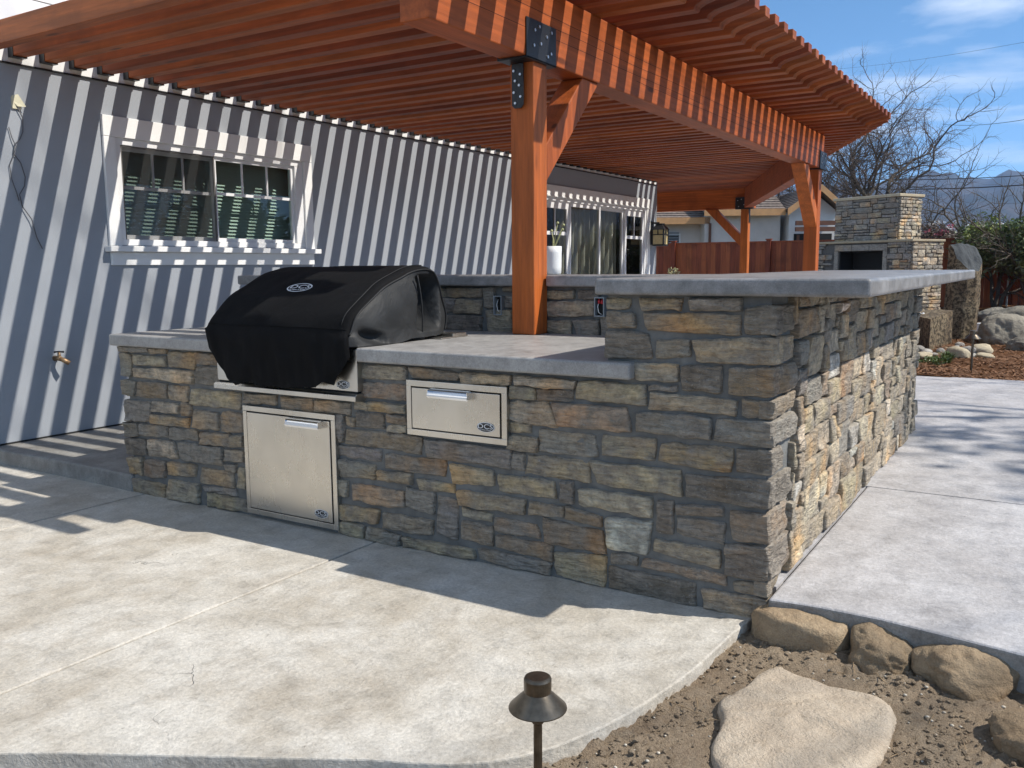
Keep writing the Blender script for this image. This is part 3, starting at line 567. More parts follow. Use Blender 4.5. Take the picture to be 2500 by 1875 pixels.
def prof_at(k, n):
    f = k/(n-1)*(len(PROF)-1); i = min(int(f), len(PROF)-2); t = f-i
    p0, p1, p2, p3 = PROF[max(0, i-1)], PROF[i], PROF[i+1], PROF[min(len(PROF)-1, i+2)]
    cr_ = lambda a, b, c, d: .5*((2*b)+(-a+c)*t+(2*a-5*b+4*c-d)*t*t+(-a+3*b-3*c+d)*t**3)
    return cr_(p0[0], p1[0], p2[0], p3[0]), cr_(p0[1], p1[1], p2[1], p3[1])
NP, NX = 72, 110; XA, XB = -2.862, -1.905
shell = MB()
def cover_pt(k, t, scale=1.0, xo=0.0):
    y, z = prof_at(k, NP); x = XA+(XB-XA)*t
    f = k/(NP-1)
    hem = lerp_tab(HEM, x)+.008*nz(x*34, 1.5)+.004*nz(x*90, 3.)
    if f < .21: kk = 1-f/.21; z = z+(hem-.70)*kk*kk*(3-2*kk)
    # round the two ends a little
    e = min(t, 1-t)/.05
    if e < 1: sh = (1-math.sqrt(max(0, 1-(1-e)**2)))*.03; cy, cz = .32, .98; d = Vector((y-cy, z-cz)); d *= 1-sh/max(.05, d.length); y, z = cy+d.x, cz+d.y
    wr = .009*nz(x*4, y*5, z*9)+.005*nz(x*11+3, y*8, z*12)
    if f < .26: wr += .02*nz(x*9, 7.7, z*3)*(1-f/.26)+.013*nz(x*24, 2.2, z*5)*max(0, 1-f/.14)
    wr += .012*max(0, nz(x*3+1, z*7-x*5, 9))*max(0, min(1, (x+2.15)/.25))*(1 if f < .25 else .3)
    return Vector((x, y-wr*(1 if f < .5 else -1)*.9, z+wr*.5))
for i in range(NX+1):
    for k in range(NP): shell.v.append(tuple(cover_pt(k, i/NX)))
for i in range(NX):
    for k in range(NP-1): b = i*NP+k; shell.f.append((b, b+1, b+NP+1, b+NP))
CV = thing('grill_cover', (-2.38, .3, .915), 'black fitted cloth cover draped over the built-in grill', 'grill cover')
obj('cover_body', shell, MT['cover'], CV, smooth=True)
def endcap(t, sgn, m):
    mb = MB(); rings = 22; base = [cover_pt(k, t) for k in range(NP)]
    yc, zc = .33, .93
    for r_ in range(rings+1):
        s = 1-r_/rings
        for k in range(NP):
            p = base[k]; y = yc+(p.y-yc)*s; z = zc+(p.z-zc)*s
            bul = .035*math.sin(math.pi/2*min(1, (1-s)*2.2))+.012*nz(y*6, z*6, 3)*(1-s)**.3+.008*nz(y*17, z*5, 8)*(1-s)**.5
            if sgn > 0:
                # deep fold in the rear of the side panel, and the loose tuck at the front corner
                fy = (y-.50-.10*(z-1.0))/.10; fz = (z-1.10)/.14
                g_ = max(0, 1-fy*fy)*max(0, 1-fz*fz); bul -= .16*min(1, g_*1.8)
                fy = (y-.07)/.085; fz = (z-.955+.25*(y-.07))/.035; g_ = max(0, 1-fy*fy)*max(0, 1-fz*fz); bul -= .055*g_
                if z < .985: bul += .03*max(0, (.985-z)/.06)*(1-abs(y-.3))*.7
            z = max(z, .9165)+(0 if p.z > .93 else 0)
            mb.v.append((p.x+sgn*bul*(1 if r_ else 0), y, z))
    for r_ in range(rings):
        for k in range(NP-1): b = r_*NP+k; mb.f.append((b, b+1, b+NP+1, b+NP))
    return obj('side_panel', mb, m, CV, smooth=True)
endcap(0, -1, MT['cover']); endcap(1, 1, MT['vinyl'])
obj('seam', MB().tube([cover_pt(k, .999)+Vector((.004, 0, 0)) for k in range(12, NP-4)], .0045, 6), MT['vinyl'], CV, smooth=True)
obj('seam', MB().tube([cover_pt(k, .955)+Vector((0, -.0015, .0025)) for k in range(16, 46)], .0022, 6), MT['vinyl'], CV, smooth=True)
obj('seam', MB().tube([cover_pt(15, i/60)+Vector((0, -.002, 0)) for i in range(1, 60)], .0018, 5), MT['cover'], CV, smooth=True)
obj('seam', MB().tube([(-1.868+.012*math.sin(a*3.1), .405+.03*a, 1.235-.29*a) for a in [i/12 for i in range(13)]], .004, 6), MT['vinyl'], CV, smooth=True)
# printed oval emblem on the sloping front of the cover
import mathutils
E0 = cover_pt(26, .485); E1 = cover_pt(24, .485); E2 = cover_pt(28, .485); tv = (E2-E1).normalized(); nv = Vector((1, 0, 0)).cross(tv).normalized()
ec = E0+nv*.0075
mb = MB(); n = 40; vs_ = []
for i in range(n):
    a = 2*math.pi*i/n; dirv = Vector((1, 0, 0))*math.cos(a); 
    for f_ in (1.0, .9): vs_.append(ec+Vector((1, 0, 0))*(.082*f_*math.cos(a))+tv*(.041*(f_ if f_ == 1 else .86)*math.sin(a)))
mb.add(vs_, [(2*i, (2*i+2) % (2*n), (2*i+3) % (2*n), 2*i+1) for i in range(n)])
em = obj('emblem', mb, MT['print'], CV, fixn=False)
rm = Matrix((Vector((1, 0, 0)), tv, nv)).transposed().to_euler()
lettering(em, 'DCS', .048, ec+tv*.006, rm, MT['print'], 1.5); lettering(em, 'by Fisher & Paykel', .0135, ec-tv*.020, rm, MT['print'], 1.05)

# ------------------------------------------------------------------ pergola
PG = thing('pergola', (-1.59, 1.02, .914), 'red-stained cedar pergola of close rafters on heavy beams and posts', 'pergola')
ZR0, ZR1, ZBM = 2.68, 2.82, 2.319
XW = -5.198
def bar_prism(pts_xz, y0, y1): return MB().prism([(x, y0, z) for x, z in pts_xz], (0, y1-y0, 0))
def rafter_profile(xl, xt):
    return [(xl, ZR1), (xl, ZR0), (xt-.215, ZR0), (xt-.205, ZR0+.022), (xt-.17, ZR0+.04), (xt-.12, ZR0+.052), (xt-.07, ZR0+.06), (xt-.03, ZR0+.071), (xt, ZR0+.078), (xt, ZR1)]
proto = None; hang = None; PITCH_R = .2121
for n in range(64):
    y = .127+PITCH_R*n; xt = -.79 if y < 7.0 else -.79-(y-7.0)*.442; xl = XW+.012 if y < 11.36 else -7.2
    if y < 7.0:
        if proto is None: proto = obj('rafter', bar_prism(rafter_profile(xl, xt), y, y+.089), MT['wr'], PG, bevel=.003, seg=1); pl = WL[proto.name].copy()
        else: again(proto, pl+Vector((0, PITCH_R*n, 0)), PG)
    else: obj('rafter', bar_prism(rafter_profile(xl, xt), y, y+.089), MT['wr'], PG, bevel=.003, seg=1)
    if y < 11.3:
        if hang is None:
            h_ = MB(); h_.box(XW+.006, XW+.066, y-.0035, y-.0005, ZR0-.004, ZR1-.03).box(XW+.006, XW+.066, y+.0895, y+.0925, ZR0-.004, ZR1-.03).box(XW+.006, XW+.066, y-.0035, y+.0925, ZR0-.0075, ZR0-.0045)
            hang = obj('joist_hanger', h_, MT['black'], PG); hl = WL[hang.name].copy()
        else: again(hang, hl+Vector((0, PITCH_R*n, 0)), PG)
obj('main_beam', MB().box(-1.67, -1.511, .066, 7.30, ZBM, ZR0-.001), MT['wy'], PG, bevel=.006, seg=2, label='long main beam striped by rafter shadows')
for z_, a_, b_ in ((2.452, .1, 3.4), (2.505, .9, 7.2), (2.556, .07, 2.6), (2.47, 3.9, 7.25), (2.415, 2.2, 4.6)): obj('seasoning_crack', MB().tube([(-1.5112, a_+(b_-a_)*i/30, z_+.006*nz(i*.35, z_*9)) for i in range(31)], .0016, 4), MT['crack'], PG)
def obeam(name, a, b, wd, z0, z1, m):
    a, b = Vector(a), Vector(b); d = (b-a).normalized(); n = Vector((-d.y, d.x))*wd/2
    return obj(name, MB().prism([(*(a+n), z0), (*(b+n), z0), (*(b-n), z0), (*(a-n), z0)], (0, 0, z1-z0)), m, PG, bevel=.006)
obeam('corner_beam', (-1.62, 7.33), (-4.2, 13.35), .155, ZBM+.003, ZR0-.003, MT['wy'])
obeam('end_beam', (-4.15, 13.56), (-8.2, 13.56), .155, ZBM+.001, ZR0-.002, MT['wx'])
def post(cx, cy, z0, w_=.14): return obj('post', MB().box(cx-w_/2, cx+w_/2, cy-w_/2, cy+w_/2, z0, ZBM-.006), MT['wz'], PG, bevel=.007, seg=2)
post(-1.592, 1.02, .9145); post(-1.59, 7.19, UZ); post(-4.3, 13.5, UZ)
def brace(pts, d): return obj('brace', MB().prism(pts, d), MT['wz'], PG, bevel=.005)
brace([(-1.662, 1.092, 1.72), (-1.662, 1.092, 1.915), (-1.662, 1.50, 2.317), (-1.662, 1.70, 2.317)], (.136, 0, 0))
brace([(-1.66, 7.118, 1.68), (-1.66, 7.118, 1.875), (-1.66, 6.67, 2.317), (-1.66, 6.47, 2.317)], (.136, 0, 0))
brace([(-4.372, 13.432, 1.62), (-4.372, 13.432, 1.83), (-4.85, 13.432, 2.317), (-5.06, 13.432, 2.317)], (0, .136, 0))
def bracket(y, nb=True, x0=-1.67, x1=-1.511):
    z0, z1 = 2.307, 2.502; mb = MB()
    mb.box(x1+.001, x1+.009, y-.15, y+.15, z0, z1); mb.box(x0-.009, x0-.001, y-.15, y+.15, z0, z1); mb.box(x0-.009, x1+.009, y-.15, y+.15, z0-.0005, ZBM-.002)
    br = obj('bracket', mb, MT['black'], PG, bevel=.002, seg=1)
    st = MB().prism([(-1.636, y-.0785, 2.30), (-1.636, y-.0785, 2.095), (-1.622, y-.0785, 2.08), (-1.583, y-.0785, 2.08), (-1.569, y-.0785, 2.095), (-1.569, y-.0785, 2.30)], (0, .008, 0))
    obj('strap', st, MT['black'], br)
    for dy, z in ((-.075, 2.45), (-.03, 2.475), (-.085, 2.375), (-.015, 2.395), (.045, 2.44), (.095, 2.47), (.055, 2.345), (.09, 2.365)):
        mb = MB(); n = 10; mb.prism([(x1+.009, y+dy+.008*math.cos(6.283*i/n), z+.008*math.sin(6.283*i/n)) for i in range(n)], (.006, 0, 0)); obj('bolt', mb, MT['bolt'], br)
    for dx, z in ((-.02, 2.265), (.018, 2.245), (-.012, 2.215), (.012, 2.192), (-.02, 2.158), (.02, 2.135), (-.012, 2.105)):
        mb = MB(); n = 10; mb.prism([(-1.6025+dx+.0065*math.cos(6.283*i/n), y-.0785, z+.0065*math.sin(6.283*i/n)) for i in range(n)], (0, -.006, 0)); obj('bolt', mb, MT['bolt'], br)
bracket(1.003); bracket(7.24)
br = obj('bracket', MB().box(-4.47, -4.14, 13.40, 13.475, 2.30, 2.52), MT['black'], PG, bevel=.002, seg=1)
for dx, z in ((-.12, 2.46), (-.05, 2.48), (.05, 2.46), (.1, 2.36), (-.1, 2.35), (.0, 2.38)): obj('bolt', MB().box(-4.305+dx-.008, -4.305+dx+.008, 13.393, 13.4, z-.008, z+.008), MT['bolt'], br)
obj('strap', MB().box(-4.227, -4.219, 13.46, 13.53, 2.05, 2.30), MT['black'], br)

# ------------------------------------------------------------------ the grey house
HS = thing('grey_house', (-7, 3, UZ), 'grey stucco house wall striped by pergola shadows with white-trimmed openings', 'house')
WY0, WY1, WZ0, WZ1 = 1.075, 2.985, 1.455, 2.245       # window hole
DY0, DY1, DZ1 = 7.36, 10.93, 2.215                    # patio door hole
mb = MB(); ys = [-9, WY0, WY1, DY0, DY1, 11.343]; zs = [UZ-.05, WZ0, DZ1, WZ1, 2.63]
for i in range(len(ys)-1):
    for j in range(len(zs)-1):
        if i == 1 and j in (1, 2): continue
        if i == 3 and j in (0, 1): continue
        mb.add([(XW, ys[i], zs[j]), (XW, ys[i+1], zs[j]), (XW, ys[i+1], zs[j+1]), (XW, ys[i], zs[j+1])], [(0, 1, 2, 3)])
mb.add([(XW, 11.343, UZ-.05), (-14, 11.343, UZ-.05), (-14, 11.343, 2.63), (XW, 11.343, 2.63)], [(0, 1, 2, 3)])
obj('wall', mb, MT['wall'], HS)
obj('corner_trim', MB().box(XW-.01, XW+.012, 11.335, 11.352, UZ, 2.63), MT['wall'], HS)
obj('drip_strip', MB().box(XW-.002, XW+.016, -9, 11.35, 2.631, 2.641), MT['black'], HS)
obj('base_strip', MB().box(XW-.002, XW+.006, -9, 11.34, UZ+.001, UZ+.012), MT['dark'], HS)
for z0, z1 in ((2.6425, 3.078), (3.086, 3.5)): obj('siding_board', MB().box(-14, XW+.006, -9, 11.36, z0, z1), MT['white'], HS)
obj('roof', MB().prism([(-5.5, -9, 3.52), (-11.0, -9, 4.9), (-14.2, -9, 3.52)], (0, 20.3, 0)), plain('house_roof', (.14, .12, .1), .9, var=.3, sc=12), HS)
obj('eave', MB().box(XW+.01, XW+.50, 7.02, 10.62, 2.845, 2.90), MT['white'], HS)
# sliding window: trim, frame, sashes, muntins, panes, blinds
def bxs(mb, y0, y1, z0, z1, x0, x1): return mb.box(XW+x0, XW+x1, y0, y1, z0, z1)
WN = obj('window', bxs(bxs(bxs(bxs(MB(), WY0, WY1, WZ1-.05, WZ1, -.09, .004), WY0, WY1, WZ0, WZ0+.045, -.09, .004), WY0, WY0+.05, WZ0+.045, WZ1-.05, -.09, .004), WY1-.1, WY1, WZ0+.045, WZ1-.05, -.09, .004), MT['vinylwhite'], HS, bevel=.003, seg=1, label='white sliding window with grids above the grill')
for a in ((.977, 3.087, WZ1, 2.394), (.977, WY0, WZ0-.005, WZ1-.002), (WY1, 3.087, WZ0-.005, WZ1-.002)): obj('trim', bxs(MB(), *a, -.001, .024), MT['white'], WN, bevel=.003, seg=1)
obj('sill', bxs(MB(), .945, 3.125, 1.405, 1.448, -.001, .075), MT['white'], WN, bevel=.004, seg=1); obj('apron', bxs(MB(), .985, 3.08, 1.306, 1.404, -.001, .022), MT['white'], WN, bevel=.002, seg=1)
def sash(y0, y1, z0, z1, x, fw):
    s = obj('sash', bxs(bxs(bxs(bxs(MB(), y0, y1, z1-fw, z1, x, x+.03), y0, y1, z0, z0+fw, x, x+.03), y0, y0+fw, z0+fw, z1-fw, x, x+.03), y1-fw, y1, z0+fw, z1-fw, x, x+.03), MT['vinylwhite'], WN, bevel=.002, seg=1)
    obj('pane', MB().add([(XW+x+.012, y0+fw, z0+fw), (XW+x+.012, y1-fw, z0+fw), (XW+x+.012, y1-fw, z1-fw), (XW+x+.012, y0+fw, z1-fw)], [(0, 1, 2, 3)]), MT['glass'], WN, fixn=False)
    zm = z1-fw-.27; w3 = (y1-y0-2*fw)/3; mb = MB(); bxs(mb, y0+fw, y1-fw, zm-.01, zm+.014, x+.014, x+.024)
    for k in (1, 2): bxs(mb, y0+fw+w3*k-.009, y0+fw+w3*k+.009, zm+.014, z1-fw, x+.014, x+.024)
    obj('muntin', mb, MT['vinylwhite'], WN)
sash(WY0+.05, 2.03, WZ0+.045, WZ1-.05, -.082, .035); sash(1.985, WY1-.1, WZ0+.045, WZ1-.05, -.048, .03)
obj('insect_screen', MB().add([(XW-.011, WY0+.055, WZ0+.035), (XW-.011, 1.985, WZ0+.035), (XW-.011, 1.985, WZ1-.055), (XW-.011, WY0+.055, WZ1-.055)], [(0, 1, 2, 3)]), MT['screen'], WN, fixn=False)
obj('screen_frame', bxs(bxs(bxs(bxs(MB(), WY0+.05, 1.99, WZ1-.062, WZ1-.05, -.016, -.006), WY0+.05, 1.99, WZ0+.03, WZ0+.045, -.016, -.006), WY0+.05, WY0+.064, WZ0+.045, WZ1-.062, -.016, -.006), 1.976, 1.99, WZ0+.045, WZ1-.062, -.016, -.006), plain('screen_bronze', (.12, .115, .11), .5), WN)
mb = MB(); z = WZ0+.02
while z < WZ1: mb.add([(XW-.16, WY0, z), (XW-.16, WY1, z), (XW-.195, WY1, z+.034), (XW-.195, WY0, z+.034)], [(0, 1, 2, 3)]); z += .0295
obj('blind', mb, MT['blind'], WN, fixn=False)
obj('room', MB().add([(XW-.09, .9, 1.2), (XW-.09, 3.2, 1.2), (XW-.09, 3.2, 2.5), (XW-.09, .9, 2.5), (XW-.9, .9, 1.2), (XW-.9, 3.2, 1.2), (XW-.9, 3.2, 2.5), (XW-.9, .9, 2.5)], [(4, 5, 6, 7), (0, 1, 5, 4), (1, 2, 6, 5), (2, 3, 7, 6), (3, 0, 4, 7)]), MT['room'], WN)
# patio door with sidelights
PD = obj('patio_door', bxs(bxs(bxs(MB(), DY0, DY1, DZ1-.045, DZ1, -.09, .003), DY0, DY0+.05, UZ, DZ1-.045, -.09, .003), DY1-.06, DY1, UZ, DZ1-.045, -.09, .003), MT['vinylwhite'], HS, bevel=.002, seg=1, label='white framed patio door with sidelights and striped curtains')
for a in ((7.2, 11.066, DZ1, 2.376), (7.2, DY0, UZ, DZ1-.002), (DY1, 11.066, UZ, DZ1-.002)): obj('trim', bxs(MB(), *a, -.001, .022), MT['white'], PD, bevel=.002, seg=1)
obj('head_moulding', bxs(MB(), 7.2, 11.066, 2.222, 2.236, .0225, .034), MT['white'], PD)
def leaf_(y0, y1, fw, x, grid, top=.09):
    z0, z1 = UZ+.02, DZ1-.045
    obj('door_leaf', bxs(bxs(bxs(bxs(MB(), y0, y1, z1-top, z1, x, x+.035), y0, y1, z0, z0+.1, x, x+.035), y0, y0+fw, z0+.1, z1-top, x, x+.035), y1-fw, y1, z0+.1, z1-top, x, x+.035), MT['vinylwhite'], PD, bevel=.002, seg=1)
    obj('pane', MB().add([(XW+x+.014, y0+fw, z0+.1), (XW+x+.014, y1-fw, z0+.1), (XW+x+.014, y1-fw, z1-top), (XW+x+.014, y0+fw, z1-top)], [(0, 1, 2, 3)]), MT['glass2'], PD, fixn=False)
    if grid:
        zm = 1.735; mb = MB(); bxs(mb, y0+fw, y1-fw, zm-.03, zm+.02, x+.017, x+.03); bxs(mb, (y0+y1)/2-.012, (y0+y1)/2+.012, zm+.02, z1-top, x+.017, x+.03); obj('muntin', mb, MT['vinylwhite'], PD)
leaf_(DY0+.05, 8.22, .075, -.05, True, .10); leaf_(8.225, 9.22, .045, -.045, False, .055); leaf_(9.225, 10.115, .045, -.08, False, .055); leaf_(10.12, DY1-.06, .06, -.05, True, .10)
mb = MB(); NCU = 150
for i in range(NCU+1):
    y = 8.2+2.0*i/NCU; x = XW-.22+.045*math.sin(i*.62+.8*math.sin(i*.13))
    mb.v += [(x, y, UZ+.02), (x, y, 2.3)]
mb.f = [(2*i, 2*i+2, 2*i+3, 2*i+1) for i in range(NCU)]
obj('curtain', mb, MT['curtain'], PD, smooth=True, fixn=False)
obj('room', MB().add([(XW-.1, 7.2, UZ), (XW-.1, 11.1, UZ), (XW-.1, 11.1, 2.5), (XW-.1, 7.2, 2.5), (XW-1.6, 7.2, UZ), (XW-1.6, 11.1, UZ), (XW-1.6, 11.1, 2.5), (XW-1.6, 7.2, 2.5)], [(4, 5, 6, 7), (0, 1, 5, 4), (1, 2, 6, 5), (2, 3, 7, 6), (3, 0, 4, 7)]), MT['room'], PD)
# wall lantern
LT = thing('wall_lantern', (XW, 11.16, 1.62), 'black box lantern with amber glass at the house corner', 'lantern')
lx, ly, lz = XW+.17, 11.14, 1.60
mb = MB(); mb.box(XW+.001, XW+.03, ly-.06, ly+.06, lz+.02, lz+.42); mb.box(XW+.03, lx-.02, ly-.015, ly+.015, lz+.37, lz+.40); obj('back_plate', mb, MT['black'], LT)
s_ = .1; mb = MB().box(lx-s_, lx+s_, ly-s_, ly+s_, lz, lz+.025)
for a in (-1, 1):
    for b in (-1, 1): mb.box(lx+a*s_-.01, lx+a*s_+.01, ly+b*s_-.01, ly+b*s_+.01, lz+.025, lz+.27)
for a in (-1, 1): mb.box(lx-s_+.01, lx+s_-.01, ly+a*s_-.008, ly+a*s_+.008, lz+.18, lz+.195).box(lx+a*s_-.008, lx+a*s_+.008, ly-s_+.01, ly+s_-.01, lz+.18, lz+.195).box(lx-.008, lx+.008, ly+a*s_-.008, ly+a*s_+.008, lz+.195, lz+.27).box(lx+a*s_-.008, lx+a*s_+.008, ly-.008, ly+.008, lz+.195, lz+.27)
obj('frame', mb, MT['black'], LT)
s2 = .125; obj('lantern_cap', MB().add([(lx-s2, ly-s2, lz+.27), (lx+s2, ly-s2, lz+.27), (lx+s2, ly+s2, lz+.27), (lx-s2, ly+s2, lz+.27), (lx-.05, ly-.05, lz+.36), (lx+.05, ly-.05, lz+.36), (lx+.05, ly+.05, lz+.36), (lx-.05, ly+.05, lz+.36)], [(3, 2, 1, 0), (4, 5, 6, 7), (0, 1, 5, 4), (1, 2, 6, 5), (2, 3, 7, 6), (3, 0, 4, 7)]).box(lx-.06, lx+.06, ly-.06, ly+.06, lz+.36, lz+.375), MT['black'], LT)
obj('amber_glass', MB().box(lx-s_+.004, lx+s_-.004, ly-s_+.004, ly+s_-.004, lz+.026, lz+.269), plain('amber_glass', (.62, .50, .26), .25, var=.15, sc=15), LT)
# hose tap on the wall
TP = thing('hose_tap', (XW, .50, .62), 'small old brass hose tap on the grey wall', 'tap'); BR = plain('old_brass', (.32, .21, .12), .5, .7, var=.3, sc=60)
tx, ty, tz = XW, .50, .655
obj('valve_body', MB().tube([(tx, ty, tz), (tx+.035, ty, tz), (tx+.07, ty, tz)], [.02, .016, .018], 10).tube([(tx+.055, ty, tz), (tx+.055, ty, tz+.045)], [.014, .009], 10), BR, TP, smooth=True)
obj('spout', MB().tube([(tx+.06, ty, tz), (tx+.085, ty+.02, tz-.015), (tx+.1, ty+.045, tz-.035)], [.015, .017, .017], 10), BR, TP, smooth=True)
obj('tap_handle', MB().tube([(tx+.055, ty-.035, tz+.048), (tx+.055, ty-.005, tz+.05), (tx+.055, ty+.035, tz+.044)], [.007, .005, .007], 8), MT['black'], TP, smooth=True)
# loose cable hanging from a taped outlet
CB = thing('loose_cable', (XW, .36, 2.38), 'loose grey cable with torn paper tag hanging on grey wall', 'cable')
obj('paper_tag', MB().add([(XW+.004, .34, 2.43), (XW+.02, .375, 2.44), (XW+.035, .415, 2.362), (XW+.022, .365, 2.36), (XW+.008, .338, 2.395)], [(0, 1, 2, 3, 4)]).prism([(XW+.001, .335, 2.345), (XW+.001, .395, 2.345), (XW+.001, .395, 2.42), (XW+.001, .335, 2.42)], (.012, 0, 0)), plain('tag_paper', (.62, .58, .42), .8), CB)
cable = MT.setdefault('cable', plain('cable_grey', (.09, .09, .1), .5))
obj('cable_strand', MB().tube([(XW+.015, .366, 2.36), (XW+.012, .398, 2.29), (XW+.012, .392, 2.2), (XW+.01, .37, 2.15), (XW+.012, .33, 2.11), (XW+.01, .318, 2.05), (XW+.014, .36, 1.99), (XW+.01, .385, 1.9), (XW+.01, .375, 1.84), (XW+.012, .335, 1.78), (XW+.012, .35, 1.7), (XW+.02, .40, 1.62), (XW+.012, .43, 1.5), (XW+.02, .46, 1.42)], .0035, 6), cable, CB, smooth=True)
obj('cable_strand', MB().tube([(XW+.01, .30, 2.22), (XW+.012, .315, 2.15), (XW+.018, .335, 2.095), (XW+.012, .318, 2.04), (XW+.01, .285, 1.97), (XW+.012, .29, 1.88), (XW+.012, .315, 1.80), (XW+.01, .33, 1.74)], .003, 6), cable, CB, smooth=True)

# ------------------------------------------------------------------ pot on the ledge, small plant beyond the bar
PP = thing('white_planter', (-1.60, 1.34, ZB1), 'tall white ceramic pot with thin sprouting stems behind the post', 'planter')
px, py = -1.634, 1.352
obj('pot', MB().lathe([(.04, 0), (.046, .005), (.048, .04), (.049, .12), (.049, .158), (.045, .158), (.044, .145)], (px, py, ZB1), 32), plain('white_glaze', (.8, .8, .78), .3, var=.03), PP, smooth=True)
gm = plain('pale_stem', (.42, .42, .2), .7, var=.3)
for k, (dx, dy, h) in enumerate(((.05, .02, .16), (.03, .0, .22), (.062, .01, .20), (-.02, .02, .15))):
    obj('stem', MB().tube([(px, py, ZB1+.13), (px+dx*.5, py+dy, ZB1+.155+h*.3), (px+dx, py+dy, ZB1+.155+h*.6)], [.004, .003, .002], 6).add([Vector((px+dx, py+dy, ZB1+.155+h*.6))+p*.009 for p in icov], icof), gm, PP, smooth=True)
def leaf_quads(mb, c, r, n, size, rg, flat=1.0):
    for _ in range(n):
        d = Vector((rg.gauss(0, 1), rg.gauss(0, 1), rg.gauss(0, 1)*flat)); d = d/max(.3, d.length)*r*rg.random()**.4; p = c+d
        a = Vector((rg.gauss(0, 1), rg.gauss(0, 1), rg.gauss(0, .6))).normalized(); b = a.orthogonal().normalized(); b = (b*math.cos(rg.random()*6)+a.cross(b)*math.sin(rg.random()*6)); s = size*rg.uniform(.6, 1.3)
        mb.add([p-a*s, p+b*s*.42, p+a*s, p-b*s*.42], [(0, 1, 2, 3)])
def leafmat(name, c1, c2, rough=.45):
    t = NT(name); n = t.noise(t.wco(), 3, 4); n2 = t.noise(t.wco(), 30, 2); col = t.mix(t.ramp(n, [(.35, 0.), (.65, 1.)]), c1, c2); col = t.mix(.6, col, t.ramp(n2, [(.3, .55), (.7, 1.5)]), 'MULTIPLY')
    t.b.inputs['Transmission Weight'].default_value = 0; return t.set(col, rough, 0, .5)
LF = {'olive': leafmat('olive_leaf', (.08, .105, .035), (.18, .21, .08), .32), 'dark': leafmat('dark_leaf', (.035, .055, .018), (.07, .10, .03)), 'mid': leafmat('mid_leaf', (.06, .10, .022), (.12, .17, .035)), 'yel': leafmat('young_leaf', (.17, .22, .04), (.28, .33, .07)), 'pale': leafmat('succulent', (.35, .34, .17), (.5, .46, .28)), 'pink': leafmat('pink_bloom', (.5, .1, .14), (.6, .2, .24)), 'grey': leafmat('dry_twig', (.1, .07, .05), (.16, .11, .08)), 'oak': leafmat('oak_leaf', (.025, .038, .016), (.05, .065, .025))}
rg = random.Random(21)
SP = thing('succulent_plant', (-3.94, 9, UZ), 'pale cream flowering plant just showing over the bar top', 'plant')
mb = MB(); leaf_quads(mb, Vector((-3.93, 9, 1.16)), .09, 160, .022, rg); obj('foliage', mb, LF['pale'], SP, fixn=False)
obj('stem', MB().tube([(-3.94, 9, UZ+.5), (-3.94, 9, 1.13)], .012, 6), gm, SP)
obj('pot', MB().lathe([(.13, 0), (.17, .25), (.19, .5), (.16, .5), (.15, .46)], (-3.94, 9, UZ), 20), plain('clay', (.3, .13, .08), .8), SP, smooth=True)

# ------------------------------------------------------------------ rocks
def rock(name, c, size, rot, seed, m, label, cat, group=None, sub=5, amp=.22, sq=.6, tilt=0, parent=None):
    bm = bmesh.new(); bmesh.ops.create_icosphere(bm, subdivisions=sub, radius=1); mb = MB(); M = Matrix.Rotation(rot, 3, 'Z') @ Matrix.Rotation(tilt, 3, 'X')
    for v in bm.verts:
        p = v.co; k = (abs(p.x)**2.6+abs(p.y)**2.6+abs(p.z)**2.6)**(-1/2.6); p = p.lerp(p*k, sq)
        f = 1+amp*nz(p.x*1.1+seed, p.y*1.1, p.z*1.1+seed)+amp*.4*nz(p.x*2.7, p.y*2.7+seed, p.z*2.7)+amp*.12*nz(p.x*7+seed, p.y*7, p.z*7)
        dv = noise.voronoi(Vector((p.x*1.15+seed, p.y*1.15, p.z*1.15)))[0]; f += amp*(.55*(.5-dv[0])-.25*max(0, .18-(dv[1]-dv[0]))); f += amp*.16*(1-2*abs(nz(p.x*4+seed, p.y*4, p.z*4)))+amp*.06*nz(p.x*15, p.y*15+seed, p.z*15)
        q = Vector((p.x*size[0], p.y*size[1], p.z*size[2]))*f; mb.v.append(tuple(Vector(c)+M @ q))
    mb.f = [tuple(v.index for v in f.verts) for f in bm.faces]; bm.free()
    return obj(name, mb, MT[m] if isinstance(m, str) else m, parent, smooth=True, label=label, cat=cat, group=group)
